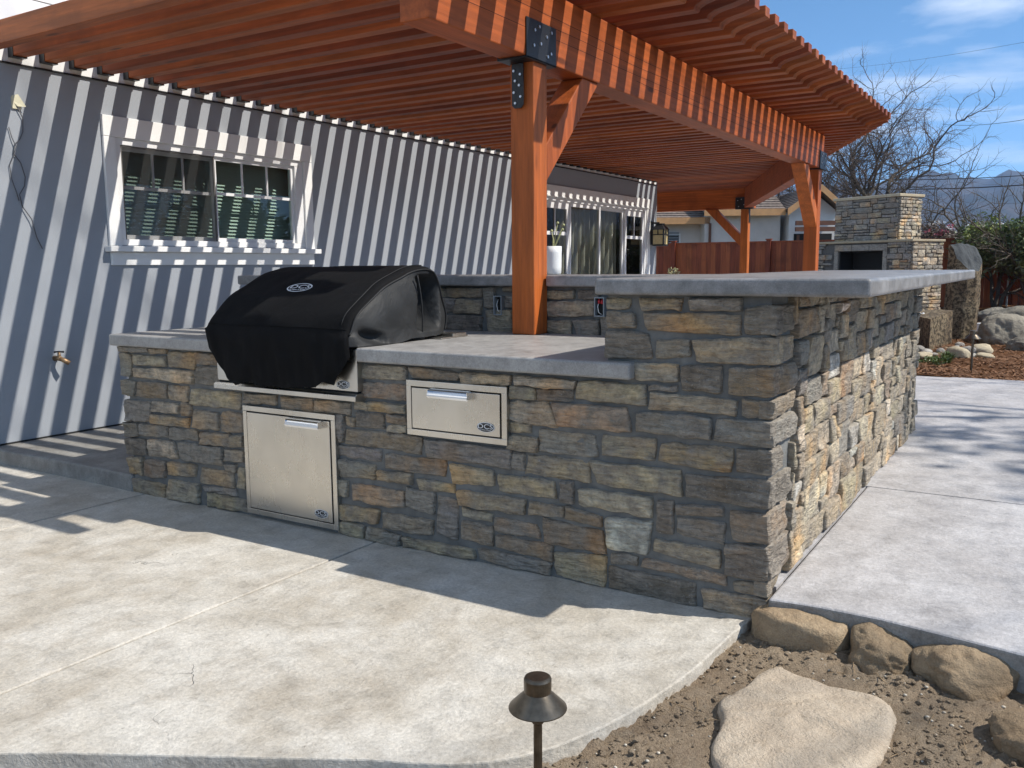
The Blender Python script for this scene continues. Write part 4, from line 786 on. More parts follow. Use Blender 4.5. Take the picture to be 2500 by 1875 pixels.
# angular edging stone under the kitchen corner, then two rounded ones, and one at the frame edge
def slab_rock(name, outl, z0, z1, seed, m, label, cat, crown=.01, inset=.12, rings=14, rough=1.0, parent=None):
    c = Vector((sum(p[0] for p in outl)/len(outl), sum(p[1] for p in outl)/len(outl))); pts = []
    N = len(outl)
    for i in range(N):                                       # resample with Catmull-Rom
        p0, p1, p2, p3 = [Vector(outl[(i+k-1) % N]) for k in range(4)]
        for s in range(6):
            t = s/6; pts.append(.5*((2*p1)+(p2-p0)*t+(2*p0-5*p1+4*p2-p3)*t*t+(3*p1-p0-3*p2+p3)*t**3))
    mb = MB(); n = len(pts); prof = [(1.0, 0.0), (1.015, .35), (1.005, .65), (.985, .86), (.955, .965), (.90, 1.0)]+[(.90*(1-k/rings), 1.0) for k in range(1, rings+1)]
    for f, h in prof:
        for p in pts:
            q = c+(p-c)*f; wob = .010*rough*nz(q.x*9+seed, q.y*9, h*3)
            z = z0+(z1-z0)*h+(crown*(1-f)+.012*rough*nz(q.x*5+seed, q.y*5, 2)+.006*rough*nz(q.x*19, q.y*19, seed)-(.007*rough if nz(q.x*4.2+seed, q.y*6.5-q.x*3, 6.6) > .12 else 0))*(h**2)
            d = (p-c).normalized() if (p-c).length > 1e-6 else Vector((0, 0)); mb.v.append((q.x+d.x*wob*(f > .9), q.y+d.y*wob*(f > .9), z))
    for j in range(len(prof)-1):
        for i in range(n): mb.f.append((j*n+i, j*n+(i+1) % n, (j+1)*n+(i+1) % n, (j+1)*n+i))
    return obj(name, mb, MT[m], parent, smooth=True, label=label, cat=cat)
slab_rock('edging_stone', [(-.035, -.06), (.03, -.105), (.11, -.12), (.20, -.115), (.265, -.07), (.285, .02), (.24, .05), (.12, .055), (.0, .04), (-.03, -.01)], -.09, .062, 3.1, 'sand', 'long angular tan stone tucked under the kitchen corner', 'rock', rough=1.6)
rock('edging_stone', (.392, -.03, -.015), (.098, .135, .085), .25, 14, 'sand', 'upright blocky tan stone between two longer garden rocks', 'rock', sq=.75, amp=.2)
rock('edging_stone', (.64, -.045, -.02), (.145, .15, .098), -.25, 31, 'sand', 'largest rounded tan rock beside the raised patio edge', 'rock', sq=.65, amp=.22)
rock('edging_stone', (.90, -.36, -.03), (.16, .13, .075), .5, 57, 'sand', 'brown rock cut off by the right edge', 'rock', sq=.5)
slab_rock('stepping_stone', [(.089, -.327), (.133, -.292), (.19, -.313), (.339, -.318), (.444, -.336), (.495, -.406), (.505, -.531), (.50, -.653), (.47, -.80), (.38, -.95), (.25, -1.02), (.14, -.95), (.09, -.843), (.07, -.707), (.035, -.63), (.05, -.52), (.075, -.44)], -.10, -.012, 8.8, 'flag', 'large flat pale tan stepping stone in the soil', 'stepping stone', crown=.012)

# ------------------------------------------------------------------ path lights
def path_light(x, y, z, H, s, label):
    t = thing('path_light', (x, y, z), label, 'path light', 'bronze path lights'); m = MT.setdefault('bronze', plain('bronze_metal', (.15, .125, .095), .36, .9, var=.35, sc=40))
    obj('stem', MB().lathe([(.011*s, -.05), (.011*s, H-.095*s), (.0155*s, H-.09*s), (.0155*s, H-.06*s)], (x, y, z), 16), m, t, smooth=False)
    obj('shade', MB().lathe([(.030*s, H-.0), (.034*s, H-.012*s), (.072*s, H-.050*s), (.0725*s, H-.053*s), (.06*s, H-.050*s), (.02*s, H-.02*s)], (x, y, z), 40), m, t, smooth=True)
    obj('finial', MB().lathe([(.034*s, H-.010*s), (.0345*s, H+.022*s), (.032*s, H+.027*s), (.027*s, H+.029*s), (.01*s, H+.030*s)], (x, y, z), 32), m, t, smooth=False, bevel=.0)
path_light(-.172, -1.338, soil_z(-.172, -1.338), .232+.0485-soil_z(-.172, -1.338), .97, 'bronze path light with conical shade in the near soil bed')
path_light(.02, 7.98, mulch_z(.02, 7.98), .42, 1.15, 'dark path light standing in bark mulch beyond the bar')

# ------------------------------------------------------------------ basalt water feature, boulders, river rocks
BC = thing('basalt_column', (-.28, 11.5, .1), 'tall upright basalt column with broken grey top', 'standing stone')
def colx(u, D, v=700): return at(u, v, D)
cc = onZ(2353, 838, .1)+Vector((-.09, .26, 0)); rq = random.Random(5); ang = [-2.75, -2.05, -1.35, -.55, .35, 1.3, 2.4]; rad = [.245, .24, .225, .225, .235, .235, .235]
mb = MB(); NS, NZ_ = 42, 26; 
def col_r(th):
    for i in range(7):
        a0, a1 = ang[i], ang[(i+1) % 7]+(6.2832 if i == 6 else 0); t = th if th >= ang[0] else th+6.2832
        if a0 <= t <= a1+1e-6:
            p, q = Vector((math.cos(a0), math.sin(a0)))*rad[i], Vector((math.cos(a1), math.sin(a1)))*rad[(i+1) % 7]; d = Vector((math.cos(t), math.sin(t))); e = q-p; den = d.x*e.y-d.y*e.x; return (p.x*e.y-p.y*e.x)/den
    return .26
def col_top(x, y): f = (x*.75-y*.66); return 1.44-max(0, f+.05)*1.5-.04*nz(x*6, y*6)+.025*nz(x*15, y*15)
for j in range(NZ_+1):
    for i in range(NS):
        th = -2.75+6.2832*i/NS; r_ = col_r(th); x, y = r_*math.cos(th), r_*math.sin(th); z = col_top(x, y)*j/NZ_; k_ = 1+.05*nz(x*4, y*4, z*2.5)+.035*nz(x*12, y*12, z*10)+.04*(1-z/1.5)
        mb.v.append((cc.x+x*k_+.02*z, cc.y+y*k_, .1+z))
for j in range(NZ_):
    for i in range(NS): mb.f.append((j*NS+i, j*NS+(i+1) % NS, (j+1)*NS+(i+1) % NS, (j+1)*NS+i))
obj('shaft', mb, MT['basalt'], BC)
tp = MB(); ring = [Vector(mb.v[NZ_*NS+i]) for i in range(NS)]; ctr = sum(ring, Vector())/NS
for k in range(6):
    for p in ring: q = ctr+(p-ctr)*(1-k/6); tp.v.append((q.x, q.y, .1+col_top((q.x-cc.x-.03)/1.0, q.y-cc.y)+.001+.012*nz(q.x*9, q.y*9)*(k > 0) if k else p.z))
tp.v.append((ctr.x, ctr.y, .1+col_top(ctr.x-cc.x-.03, ctr.y-cc.y)))
for k in range(5):
    for i in range(NS): tp.f.append((k*NS+i, k*NS+(i+1) % NS, (k+1)*NS+(i+1) % NS, (k+1)*NS+i))
for i in range(NS): tp.f.append((5*NS+i, 5*NS+(i+1) % NS, 6*NS))
obj('broken_top', tp, MT['slate'], BC)
def hexcol(base, top, name, m, parent, seed, n_z=14):
    mb = MB(); n = len(base)*5
    for j in range(n_z+1):
        t = j/n_z
        for i in range(n):
            k, f = divmod(i, 5); f /= 5; b = Vector(base[k]).lerp(Vector(base[(k+1) % len(base)]), f); tp = Vector(top[k]).lerp(Vector(top[(k+1) % len(top)]), f); p = b.lerp(tp, t)
            w_ = .02*nz(p.x*3+seed, p.y*3, p.z*2.5)+.008*nz(p.x*11, p.y*11, p.z*9+seed); c = Vector((sum(q[0] for q in base)/len(base), sum(q[1] for q in base)/len(base), p.z)); d = (p-c).normalized(); mb.v.append(tuple(p+d*w_))
    for j in range(n_z):
        for i in range(n): mb.f.append((j*n+i, j*n+(i+1) % n, (j+1)*n+(i+1) % n, (j+1)*n+i))
    mb.f.append(tuple(n_z*n+i for i in range(n))); return obj(name, mb, m, parent, smooth=False)
vx = Vector((0, 0, 1))
BB = thing('basalt_block', (-.65, 10.5, .1), 'low brown basalt block topped with white pebbles, beside tall column', 'stone block')
k0, k1, k2 = onZ(2232, 846, .1), onZ(2268, 854, .1), onZ(2322, 846, .1); bk = Vector((-.25, .55, 0))
Bb = [k0, k1, k2, k2+bk, k0+bk]; hexcol(Bb, [p+vx*h for p, h in zip(Bb, [.44, .42, .51, .5, .46])], 'block', MT['basalt'], BB, 9, 8)
rg = random.Random(4)
for k in range(11):
    a, b = rg.random(), rg.random(); p = k0.lerp(k2, .05+.62*k/11)+bk*(.18+.2*b)+vx*.455
    rock('pebble', p, (.024, .02, .016), rg.random()*6, k*3.3, 'white', None, None, sub=2, parent=BB)
for u, v, s, sq, lb in ((2423, 792, (.36, .33, .22), .5, 'dark domed boulder behind the tall basalt column'), (2485, 806, (.5, .42, .3), .5, 'broad pale boulder at the right edge of the garden'), (2450, 842, (.40, .34, .28), .55, 'large grey boulder with a white mineral patch'), (2402, 812, (.12, .12, .13), .4, 'small light boulder against the basalt column'), (2500, 856, (.2, .2, .13), .4, 'low dark boulder at the right edge in front'), (2415, 775, (.3, .25, .1), .8, 'flat tan slab lying behind the garden boulders')):
    p = onZ(u, v, .12); rock('boulder', (p.x, p.y+s[1]*.5, .1+s[2]*.45), s, rg.random()*6, u*.13, 'boulder', lb, 'boulder', 'garden boulders', sq=sq)
RV = [(2240, 858, .09, .06), (2262, 862, .10, .045), (2296, 862, .07, .05), (2309, 854, .05, .035), (2335, 852, .055, .04), (2342, 846, .06, .05), (2250, 872, .15, .05), (2338, 874, .16, .10), (2364, 862, .09, .07), (2395, 862, .13, .085), (2402, 872, .16, .045), (2280, 868, .06, .03), (2393, 852, .09, .05), (2320, 868, .06, .04), (2375, 872, .05, .04)]
RL = ['grey river rock leftmost under the basalt block', 'pale flat river rock under the basalt block', 'mottled river rock below the block corner', 'reddish river rock beside the basalt block', 'yellowish river rock below the tall column', 'dark rounded river rock at the column foot', 'wide flat buff river rock nearest the bar wall', 'brown angular rock behind the grass tufts', 'grey rock just left of the far path light', 'upright tan rock right of the far path light', 'flat buff rock at the foot of far path light', 'small cream river rock among larger ones', 'small rock behind the far path light', 'brown river rock behind the grass tufts', 'dark pebble rock beside the far path light stem']
for k, ((u, v, a, h), lb) in enumerate(zip(RV, RL)):
    p = onZ(u, v, .12); m_ = MT['river'] if k not in (3, 6, 9, 10, 7) else MT['cap' if k != 3 else 'sand']
    rock('river_rock', (p.x, p.y, .11+h*.5), (a, a*.7, h), rg.random()*3, k*5.7, m_, lb, 'river rock', 'river rocks around the basalt', sub=3, sq=.3)
def tuft(x, y, z, r, h, n, label, m):
    t = thing('grass_tuft', (x, y, z), label, 'plant', 'small garden plants'); mb = MB(); rq = random.Random(int(x*1000))
    for _ in range(n):
        a = rq.uniform(0, 6.28); l = h*rq.uniform(.6, 1.1); s = rq.uniform(.2, 1)*r; d = Vector((math.cos(a), math.sin(a), 0)); b = Vector((x, y, z))+d*s*.25; w_ = Vector((-d.y, d.x, 0))*.004
        m1 = b+d*s*.45+vx*l*.65; e = b+d*s+vx*l*.8; mb.add([b-w_, b+w_, m1+w_, m1-w_, e], [(0, 1, 2, 3), (3, 2, 4)])
    obj('blades', mb, m, t, fixn=False)
    return t
p = onZ(2312, 882, .12); tuft(p.x, p.y, .10, .15, .17, 160, 'upright dark green grass tuft beside river rocks', LF['mid'])
p = onZ(2285, 891, .12); t = thing('ground_cover', (p.x, p.y, .1), 'low dark green spreading plant in mulch', 'plant', 'small garden plants'); mb = MB(); rg = random.Random(77)
for k in range(26): q = Vector((p.x+rg.gauss(0, .08), p.y+rg.gauss(0, .08), .15+rg.random()*.05)); leaf_quads(mb, q, .045, 26, .014, rg)
obj('foliage', mb, LF['mid'], t, fixn=False)
# fixture box on the boulders' side
p = onZ(2389, 815, .15); obj('white_box', MB().box(p.x-.05, p.x+.05, p.y, p.y+.08, .12, .32), MT['white'], bevel=.01, label='small white utility box tucked behind the basalt column', cat='utility box')

# ------------------------------------------------------------------ stone fireplace
FA = R(28.7); FU = Vector((-math.cos(FA), math.sin(FA), 0)); FN = Vector((-math.sin(FA), -math.cos(FA), 0)); FS = -FU; FB = -FN
FP0 = at(2224, 640, 19.6); FP0.z = .1                     # foot of the near right corner of the lower block
FP = thing('stone_fireplace', FP0, 'grey stone outdoor fireplace with dark firebox and buff caps', 'fireplace')
def fbox(mb, u0, u1, d0, d1, z0, z1):                # u along the front to the left, d back from the front
    P = [FP0+FU*u+FB*d for u, d in ((u0, d0), (u1, d0), (u1, d1), (u0, d1))]
    return mb.add([(p.x, p.y, z0) for p in P]+[(p.x, p.y, z1) for p in P], [(3, 2, 1, 0), (4, 5, 6, 7), (0, 1, 5, 4), (1, 2, 6, 5), (2, 3, 7, 6), (3, 0, 4, 7)])
FW, FD, FH1, FH2 = 2.7, 1.08, 1.80, 2.81; U0, U1, D0, D1 = .46, 2.22, .12, .88; OX0, OX1, OZ0, OZ1 = .74, 2.0, .62, 1.57
fm = plain('fire_mortar', (.12, .116, .11), .95, var=.2)
mb = fbox(MB(), .02, OX0, .02, FD, .0, FH1-.04); fbox(mb, OX1, FW-.02, .02, FD, .0, FH1-.04); fbox(mb, OX0, OX1, .02, FD, OZ1, FH1-.041); fbox(mb, OX0, OX1, .02, FD, .0, OZ0); fbox(mb, U0+.02, U1-.02, D0+.02, D1, FH1-.02, FH2-.03); fbox(mb, -.2, FW+.2, -.58, .019, 0, .44)
obj('masonry_core', mb, fm, FP); obj('firebox', fbox(MB(), OX0+.001, OX1-.001, .5, .6, OZ0, OZ1), MT['dark'], FP)
mb = fbox(MB(), OX0+.0, OX0+.02, .05, .5, OZ0, OZ1); fbox(mb, OX1-.02, OX1, .05, .5, OZ0, OZ1); fbox(mb, OX0+.02, OX1-.02, .05, .5, OZ1-.02, OZ1); obj('firebox_lining', mb, MT['dark'], FP)
rr = random.Random(9)
def face_stones(org, ux, un, W, H, cell, sizes, skip=None, cols='gggtbdtgl'):
    for a, b, wd, ht in pack(W, H, cell, sizes, rr):
        if skip and skip(a, b, wd, ht): continue
        k = lambda s=.008: rr.uniform(-s, s); gp = .006
        q = [(a+gp+k(), b+ht-gp+k()), (a+wd-gp+k(), b+ht-gp+k()), (a+wd-gp+k(), b+gp+k()), (a+gp+k(), b+gp+k())]
        mb, rim = stone_mesh(q, org, ux, EZ, un, rr.uniform(.022, .045), 0, seed=rr.uniform(0, 90), rough=1.2, dens=.06, tilt=.008)
        obj('stone', mb, MT['fstone'], FP, smooth=True, color=jit(SC[rr.choice(cols)], rr), attr=rim)
SZ = [(4, 1), (5, 1), (3, 1), (6, 1), (4, 2), (2, 1), (3, 1), (5, 1)]
SZ2 = [(5, 1), (6, 2), (4, 1), (7, 1), (4, 2), (8, 2), (3, 1), (5, 2), (3, 2)]
def opening(a, b, wd, ht):
    l, r_ = FW-OX1, FW-OX0                           # face runs from the left end (u = FW) to the right
    return not (a+wd < l-.10 or a > r_+.10 or b+.44 > OZ1+.17)
face_stones(FP0+FU*FW+Vector((0, 0, .44-.1)), FS, FN, FW, FH1-.04-.44, .066, SZ2, opening)
face_stones(FP0+FB*.0+Vector((0, 0, -.1)), FB, FS, FD, FH1-.04, .085, [(2, 1), (3, 1), (3, 2), (3, 1), (2, 1), (4, 1)], None, 'lttlgtt')
face_stones(FP0+FU*U1+FB*D0+Vector((0, 0, FH1-.1)), FS, FN, U1-U0, FH2-FH1-.03, .062, SZ2)
face_stones(FP0+FU*U0+FB*D0+Vector((0, 0, FH1-.1)), FB, FS, D1-D0, FH2-FH1-.03, .078, [(2, 1), (3, 1), (2, 1), (1, 1)], None, 'lttltlL')
face_stones(FP0+FU*(-.2)-FB*.58+Vector((0, 0, -.1)), FB, FS, .57, .44, .1, [(2, 1), (1, 1)], None, 'lttl'); face_stones(FP0+FU*(1.2)-FB*.58+Vector((0, 0, -.1)), FS, FN, 1.4, .44, .1, SZ)
for u0, u1, z0, z1 in ((OX0-.12, OX0-.003, OZ0, OZ1), (OX1+.003, OX1+.12, OZ0, OZ1)): obj('jamb_stone', fbox(MB(), u0, u1, -.02, .10, z0, z1), MT['fstone'], FP, bevel=.008, color=SC['g'])
for k in range(3): obj('lintel_stone', fbox(MB(), OX0-.12+k*.5, OX0-.12+(k+1)*.5-.012, -.022, .1, OZ1+.004, OZ1+.15), MT['fstone'], FP, bevel=.008, color=SC['g'])
for args in ((-.06, FW+.06, -.06, FD+.02, FH1-.045, FH1+.01), (U0-.06, U1+.06, D0-.07, D1+.05, FH2-.035, FH2+.03)): obj('cap_slab', fbox(MB(), *args), MT['cap'], FP, bevel=.012)
obj('hearth_slab', fbox(MB(), -.27, FW+.26, -.66, -.05, .442, .53), MT['cap'], FP, bevel=.012)

# ------------------------------------------------------------------ fence
def fence(a, b, H, label, z0=.1, posts=2.35):
    a, b = Vector(a), Vector(b); d = b-a; L = d.length; d.normalize(); nrm = Vector((d.y, -d.x, 0)); f = thing('wooden_fence', a.lerp(b, .5), label, 'fence', 'red cedar fences')
    k = 0; x = 0
    def seg(x0, x1, y0, y1, z0_, z1_, name, m=MT['fence']):
        P = [a+d*x0+nrm*y0, a+d*x1+nrm*y0, a+d*x1+nrm*y1, a+d*x0+nrm*y1]; return obj(name, MB().prism([(p.x, p.y, z0_) for p in P], (0, 0, z1_-z0_)), m, f)
    rq = random.Random(int(L*100))
    while x < L-.05: w_ = rq.uniform(.135, .145); dy = rq.uniform(0, .004); seg(x+.002, min(L, x+w_-.002), .0+dy, .018+dy, z0, z0+H-.04+rq.uniform(-.003, .003), 'board'); x += w_
    seg(-.05, L+.05, -.03, .05, z0+H-.04, z0+H, 'cap_rail'); seg(0, L, -.04, -.001, z0+H-.14, z0+H-.05, 'rail'); seg(0, L, -.04, -.001, z0+.15, z0+.24, 'rail')
    n = max(1, round(L/posts))
    for i in range(n+1):
        x = i*L/n; seg(x-.055, x+.055, .022, .13, z0-.1, z0+H+.03, 'post'); seg(x-.075, x+.075, .0, .15, z0+H+.031, z0+H+.06, 'post_cap')
F1 = at(1440, 594, 26.6); F2 = at(2140, 584, 22.4); F1.z = F2.z = .1; fence(F1, F2, 1.80, 'red-brown board fence behind the pergola, left of the fireplace')
F3 = at(2230, 585, 22.6); F4 = at(2760, 588, 21.0); F3.z = F4.z = .1; fence(F3, F4, 1.80, 'red-brown board fence behind the green shrub, right of the fireplace')

# ------------------------------------------------------------------ neighbour's house
NH = thing('neighbour_house', at(1800, 640, 34), 'white stucco house with brown shingle roof beyond the fence', 'house')
nd = (at(1900, 520, 34)-at(1620, 520, 34)); nd.z = 0; nd.normalize(); nb = Vector((-nd.y, nd.x, 0))         # nd right, nb away
N0 = at(1602, 640, 33); N0.z = 0
def nbx(mb, u0, u1, d0, d1, z0, z1):
    P = [N0+nd*u+nb*d for u, d in ((u0, d0), (u1, d0), (u1, d1), (u0, d1))]; return mb.add([(p.x, p.y, z0) for p in P]+[(p.x, p.y, z1) for p in P], [(3, 2, 1, 0), (4, 5, 6, 7), (0, 1, 5, 4), (1, 2, 6, 5), (2, 3, 7, 6), (3, 0, 4, 7)])
def npt(u, d, z): p = N0+nd*u+nb*d; return (p.x, p.y, z)
stw = plain('pale_stucco', (.62, .58, .54), .9, var=.08, sc=3); shg = plain('shingle', (.17, .135, .115), .95, var=.5, sc=9, bmp=.02); fas = plain('tan_fascia', (.55, .30, .13), .6, var=.15, sc=4)
def zat(v, D=33.): return CAM.z+(645-v)/FPX*D
obj('wall', nbx(MB(), -7, 1.75, .6, 6, .0, zat(545)), stw, NH); obj('wall', nbx(MB(), 1.752, 4.55, -.2, 6, .0, zat(528)), stw, NH)
ze = zat(524); zp = zat(470)
def shingles(p00, p10, p11, p01, nu, nv, name='roof'):        # courses of shingles as stepped strips
    a, b, c, d = map(Vector, (p00, p10, p11, p01)); up = (b-a).cross(d-a).normalized(); up = up if up.z > 0 else -up; mb = MB()
    mb.prism([a, b, c, d], -up*.10)
    r_ = obj(name, mb, shg, NH); 
    st = MB()
    for j in range(nv):
        t0, t1 = j/nv, (j+1)/nv; A, B = a.lerp(d, t0), b.lerp(c, t0); C_, D_ = b.lerp(c, t1), a.lerp(d, t1); st.add([A+up*.035, B+up*.035, C_+up*.006, D_+up*.006, A, B], [(0, 1, 2, 3), (4, 5, 1, 0)])
    obj('shingle_course', st, shg, r_, kind='stuff'); return r_
zl = zat(533)
shingles(npt(-7.5, -.15, zl), npt(1.95, -.15, zl), npt(1.95, 4.6, zl+1.35), npt(-7.5, 4.6, zl+1.35), 20, 14)
obj('fascia', nbx(MB(), -7.5, 1.95, -.2, -.152, zl-.22, zl+.02), fas, NH)
zm = zat(516)
shingles(npt(1.6, -.75, zm), npt(4.55, -.75, zm), npt(4.9, 3.6, zm+1.5), npt(1.6, 3.6, zm+1.5), 20, 14)
obj('fascia', nbx(MB(), 1.6, 4.55, -.80, -.752, zm-.22, zm+.02), fas, NH)
# gable to the right
g0, g1, gp_ = 4.56, 6.75, 5.75; zg = zm-.02; zk = zat(462)
obj('gable_wall', MB().prism([npt(g0+.25, -.4, 0), npt(g1-.25, -.4, 0), npt(g1-.25, -.4, zg), npt(gp_, -.4, zk-.25), npt(g0+.25, -.4, zg)], nb*5), plain('white_stucco', (.74, .73, .72), .9, var=.05, sc=3), NH)
for a, b in (((g0, zg), (gp_, zk)), ((gp_, zk), (g1, zg))):
    shingles(npt(a[0], -1.0, a[1]), npt(a[0], 5, a[1]), npt(b[0], 5, b[1]), npt(b[0], -1.0, b[1]), 10, 10)
    obj('rake_board', MB().prism([npt(a[0], -1.06, a[1]-.22), npt(b[0], -1.06, b[1]-.22), npt(b[0], -1.06, b[1]+.03), npt(a[0], -1.06, a[1]+.03)], nb*.05), fas, NH)
brn = plain('brown_porch_beam', (.14, .06, .035), .7, var=.3, sc=5)
for z0, z1 in ((zat(556), zat(546)), (zat(570), zat(560))): obj('porch_beam', nbx(MB(), 4.7, 8, -1.6, -1.45, z0, z1), brn, NH)
obj('porch_opening', nbx(MB(), 5.0, 6.4, -.42, -.405, .3, zat(573)), MT['dark'], NH); obj('door_frame', nbx(MB(), 5.1, 5.2, -.45, -.425, .3, zat(576)), brn, NH)
wv_ = obj('window', nbx(MB(), .05, 1.0, .53, .595, zat(596)-.3, zat(568)), MT['white'], NH); obj('pane', nbx(MB(), .12, .93, .50, .529, zat(596)-.22, zat(572)), MT['dark'], wv_)
for k in range(5): obj('shutter_slat', nbx(MB(), .12, .93, .47, .499, zat(592)+k*.09, zat(592)+k*.09+.05), plain('slat_grey', (.2, .22, .24), .5) if k == 0 else bpy.data.materials['slat_grey'], wv_)
obj('downspout', nbx(MB(), 1.9, 1.98, -.28, -.201, .2, zl-.2), brn, NH)

# ------------------------------------------------------------------ trees
BARK = rockmat('grey_bark', (.085, .07, .055), (.15, .125, .1), (.05, .04, .035), 2, .02); TWIG = plain('twig_bark', (.12, .09, .075), .9, var=.2)
def grow(mb, tw, p, d, L, r, lev, rg, spread, tips, up=.12, minr=.0045, wander=.2):
    n = 4 if lev < 4 else 3; pts = [p.copy()]; rs = [r]; q = p.copy(); dd = d.copy()
    for i in range(n):
        dd = (dd+Vector((rg.gauss(0, 1), rg.gauss(0, 1), rg.gauss(0, .8)+up))*wander).normalized(); q = q+dd*L/n; pts.append(q.copy()); rs.append(r*(1-(.26 if lev > 0 else .8)*(i+1)/n))
    (mb if r > .02 else tw).tube(pts, rs, 7 if r > .05 else (5 if r > .02 else 3), cap=False)
    if lev <= 0 or r < minr: tips.append(q); return
    k = 2 if rg.random() < .62 else 3
    for i in range(k):
        ax = dd.orthogonal().normalized(); ax.rotate(mathutils.Quaternion(dd, rg.uniform(0, 6.28))); nd_ = dd.copy(); nd_.rotate(mathutils.Quaternion(ax, rg.uniform(.15, .4) if i == 0 else rg.uniform(.4, spread)))
        grow(mb, tw, q, nd_, L*(rg.uniform(.75, .95) if i == 0 else rg.uniform(.55, .85)), rs[-1]*(rg.uniform(.9, 1.0) if i == 0 else rg.uniform(.5, .75)), lev-1, rg, spread, tips, up, minr, wander)
    if lev < 6:
        for i in range(2 if lev > 3 else 4):
            j = rg.randrange(1, n); ax = dd.orthogonal().normalized(); ax.rotate(mathutils.Quaternion(dd, rg.uniform(0, 6.28))); nd_ = dd.copy(); nd_.rotate(mathutils.Quaternion(ax, rg.uniform(.5, 1.2)))
            grow(mb, tw, pts[j], nd_, L*rg.uniform(.4, .7), rs[j]*.45, max(0, lev-2), rg, spread, tips, up, minr, wander)
def bare_tree(base, stems, label, seed, lev=6, spread=.75, up=.1, name='bare_tree', wander=.2):
    rg = random.Random(seed); t = thing(name, base, label, 'tree'); mb, tw, tips = MB(), MB(), []
    for d, L, r in stems: grow(mb, tw, Vector(base)+Vector((d[0]*.2, d[1]*.2, 0)), Vector(d).normalized(), L, r, lev, rg, spread, tips, up, wander=wander)
    obj('trunk', mb, BARK, t, smooth=True, fixn=False); obj('crown', tw, TWIG, t, fixn=False)
    return t, tips
rt_ = _rt.copy(); fwh = Vector((_fw.x, _fw.y, 0)).normalized()
def sd(a, f, u): return tuple(rt_*a+fwh*f+vx*u)
B1 = at(2110, 640, 36); B1.z = .1
bare_tree(B1, [(sd(-.28, .3, 1), 2.2, .14), (sd(-.05, -.2, 1), 2.3, .17), (sd(.2, .1, 1), 2.35, .18), (sd(.45, -.1, 1), 2.3, .18), (sd(.1, .4, 1), 2.1, .13), (sd(.55, .2, 1), 2.15, .14), (sd(.3, -.2, 1.1), 2.2, .13)], 'large spreading leafless tree rising behind the stone fireplace', 5, 7, .92, .09, wander=.26)
B2 = at(1975, 640, 38); B2.z = .1
bare_tree(B2, [(sd(.05, 0, 1), 2.5, .12), (sd(.3, 0, 1), 2.2, .09)], 'slender leafless tree top peeking above the pergola tips', 12, 6, .65, .14)
def leafy(tips, rg, n, r, size): 
    mb = MB()
    for p in tips: leaf_quads(mb, p, r, n, size, rg, .7)
    return mb
OK_ = at(2446, 640, 31); OK_.z = .1
t, tips = bare_tree(OK_, [(sd(.02, 0, 1), 1.75, .2), (sd(.75, .1, .9), 1.5, .13), (sd(-.9, -.1, 1.0), 1.35, .10)], 'gnarled evergreen oak with dark leaf clumps at right edge', 33, 4, .95, .02, 'oak_tree', .36)
rg = random.Random(2); tips = [p for p in tips if (p-OK_).dot(rt_) > -.1 and rg.random() < .85]; obj('foliage', leafy(tips, rg, 60, .34, .06), LF['oak'], t, fixn=False)
# glossy green garden shrub tree on the right
def shrub(base, centre_h, rx, rz, n, label, cat, mats, seed, size=.055, trunks=3, name='shrub_tree', lump=.35):
    rg = random.Random(seed); t = thing(name, base, label, cat); base = Vector(base); c = base+vx*centre_h; tk = MB(); tips = []
    for i in range(trunks):
        a = rg.uniform(0, 6.28); d = Vector((math.cos(a)*.25, math.sin(a)*.25, 1)); grow(tk, tk, base+Vector((math.cos(a), math.sin(a), 0))*.12, d.normalized(), centre_h*.75, .05, 4, rg, .8, tips, .1, .006)
    obj('trunk', tk, BARK, t, smooth=True, fixn=False)
    cl_ = [c+Vector((rx*x, rx*y, rz*z)) for x, y, z in [(lambda v: (v.x, v.y, v.z))(Vector((rg.gauss(0, 1), rg.gauss(0, 1), rg.gauss(0, 1))).normalized()*rg.random()**.45*.85) for _ in range(90)]]
    ms = [MB() for _ in mats]
    for p in cl_:
        hi = (p.z-c.z)/rz; j = 0 if hi < .25 or rg.random() < .55 else 1; j = min(j, len(ms)-1)
        leaf_quads(ms[j], p, lump*rg.uniform(.6, 1.2), n//90, size, rg)
    for mb, m in zip(ms, mats):
        if mb.v: obj('foliage', mb, m, t, fixn=False)
    return t
S1 = at(2432, 640, 21.3); S1.z = .1; shrub(S1, 1.55, 1.0, .72, 15000, 'glossy green rounded shrub tree before the right fence', 'shrub', [LF['olive'], LF['yel']], 8)
S2 = at(2540, 640, 20.5); S2.z = .1; shrub(S2, 1.5, .95, .8, 11000, 'dark green bushy shrub tree cut by the right frame edge', 'shrub', [LF['olive'], LF['mid']], 9)
obj('tree_stake', MB().tube([S1+rt_*.32, S1+rt_*.32+vx*.75], .022, 8), plain('pale_stake', (.5, .47, .42), .8), label='short pale stake beside the shrub tree trunk', cat='stake')
S3 = at(2278, 640, 27); S3.z = .1; t = shrub(S3, 1.95, .62, .35, 2600, 'brownish shrub with pink blossoms above the fence', 'shrub', [LF['grey'], LF['grey']], 10, .05, 2, 'flowering_shrub')
mb = MB(); rg = random.Random(6)
for k in range(14): p = S3+vx*(2.12+rg.uniform(-.12, .16))+rt_*rg.uniform(-.5, .5)-fwh*.45; leaf_quads(mb, p, .06, 14, .035, rg)
obj('blossom', mb, LF['pink'], t, fixn=False)
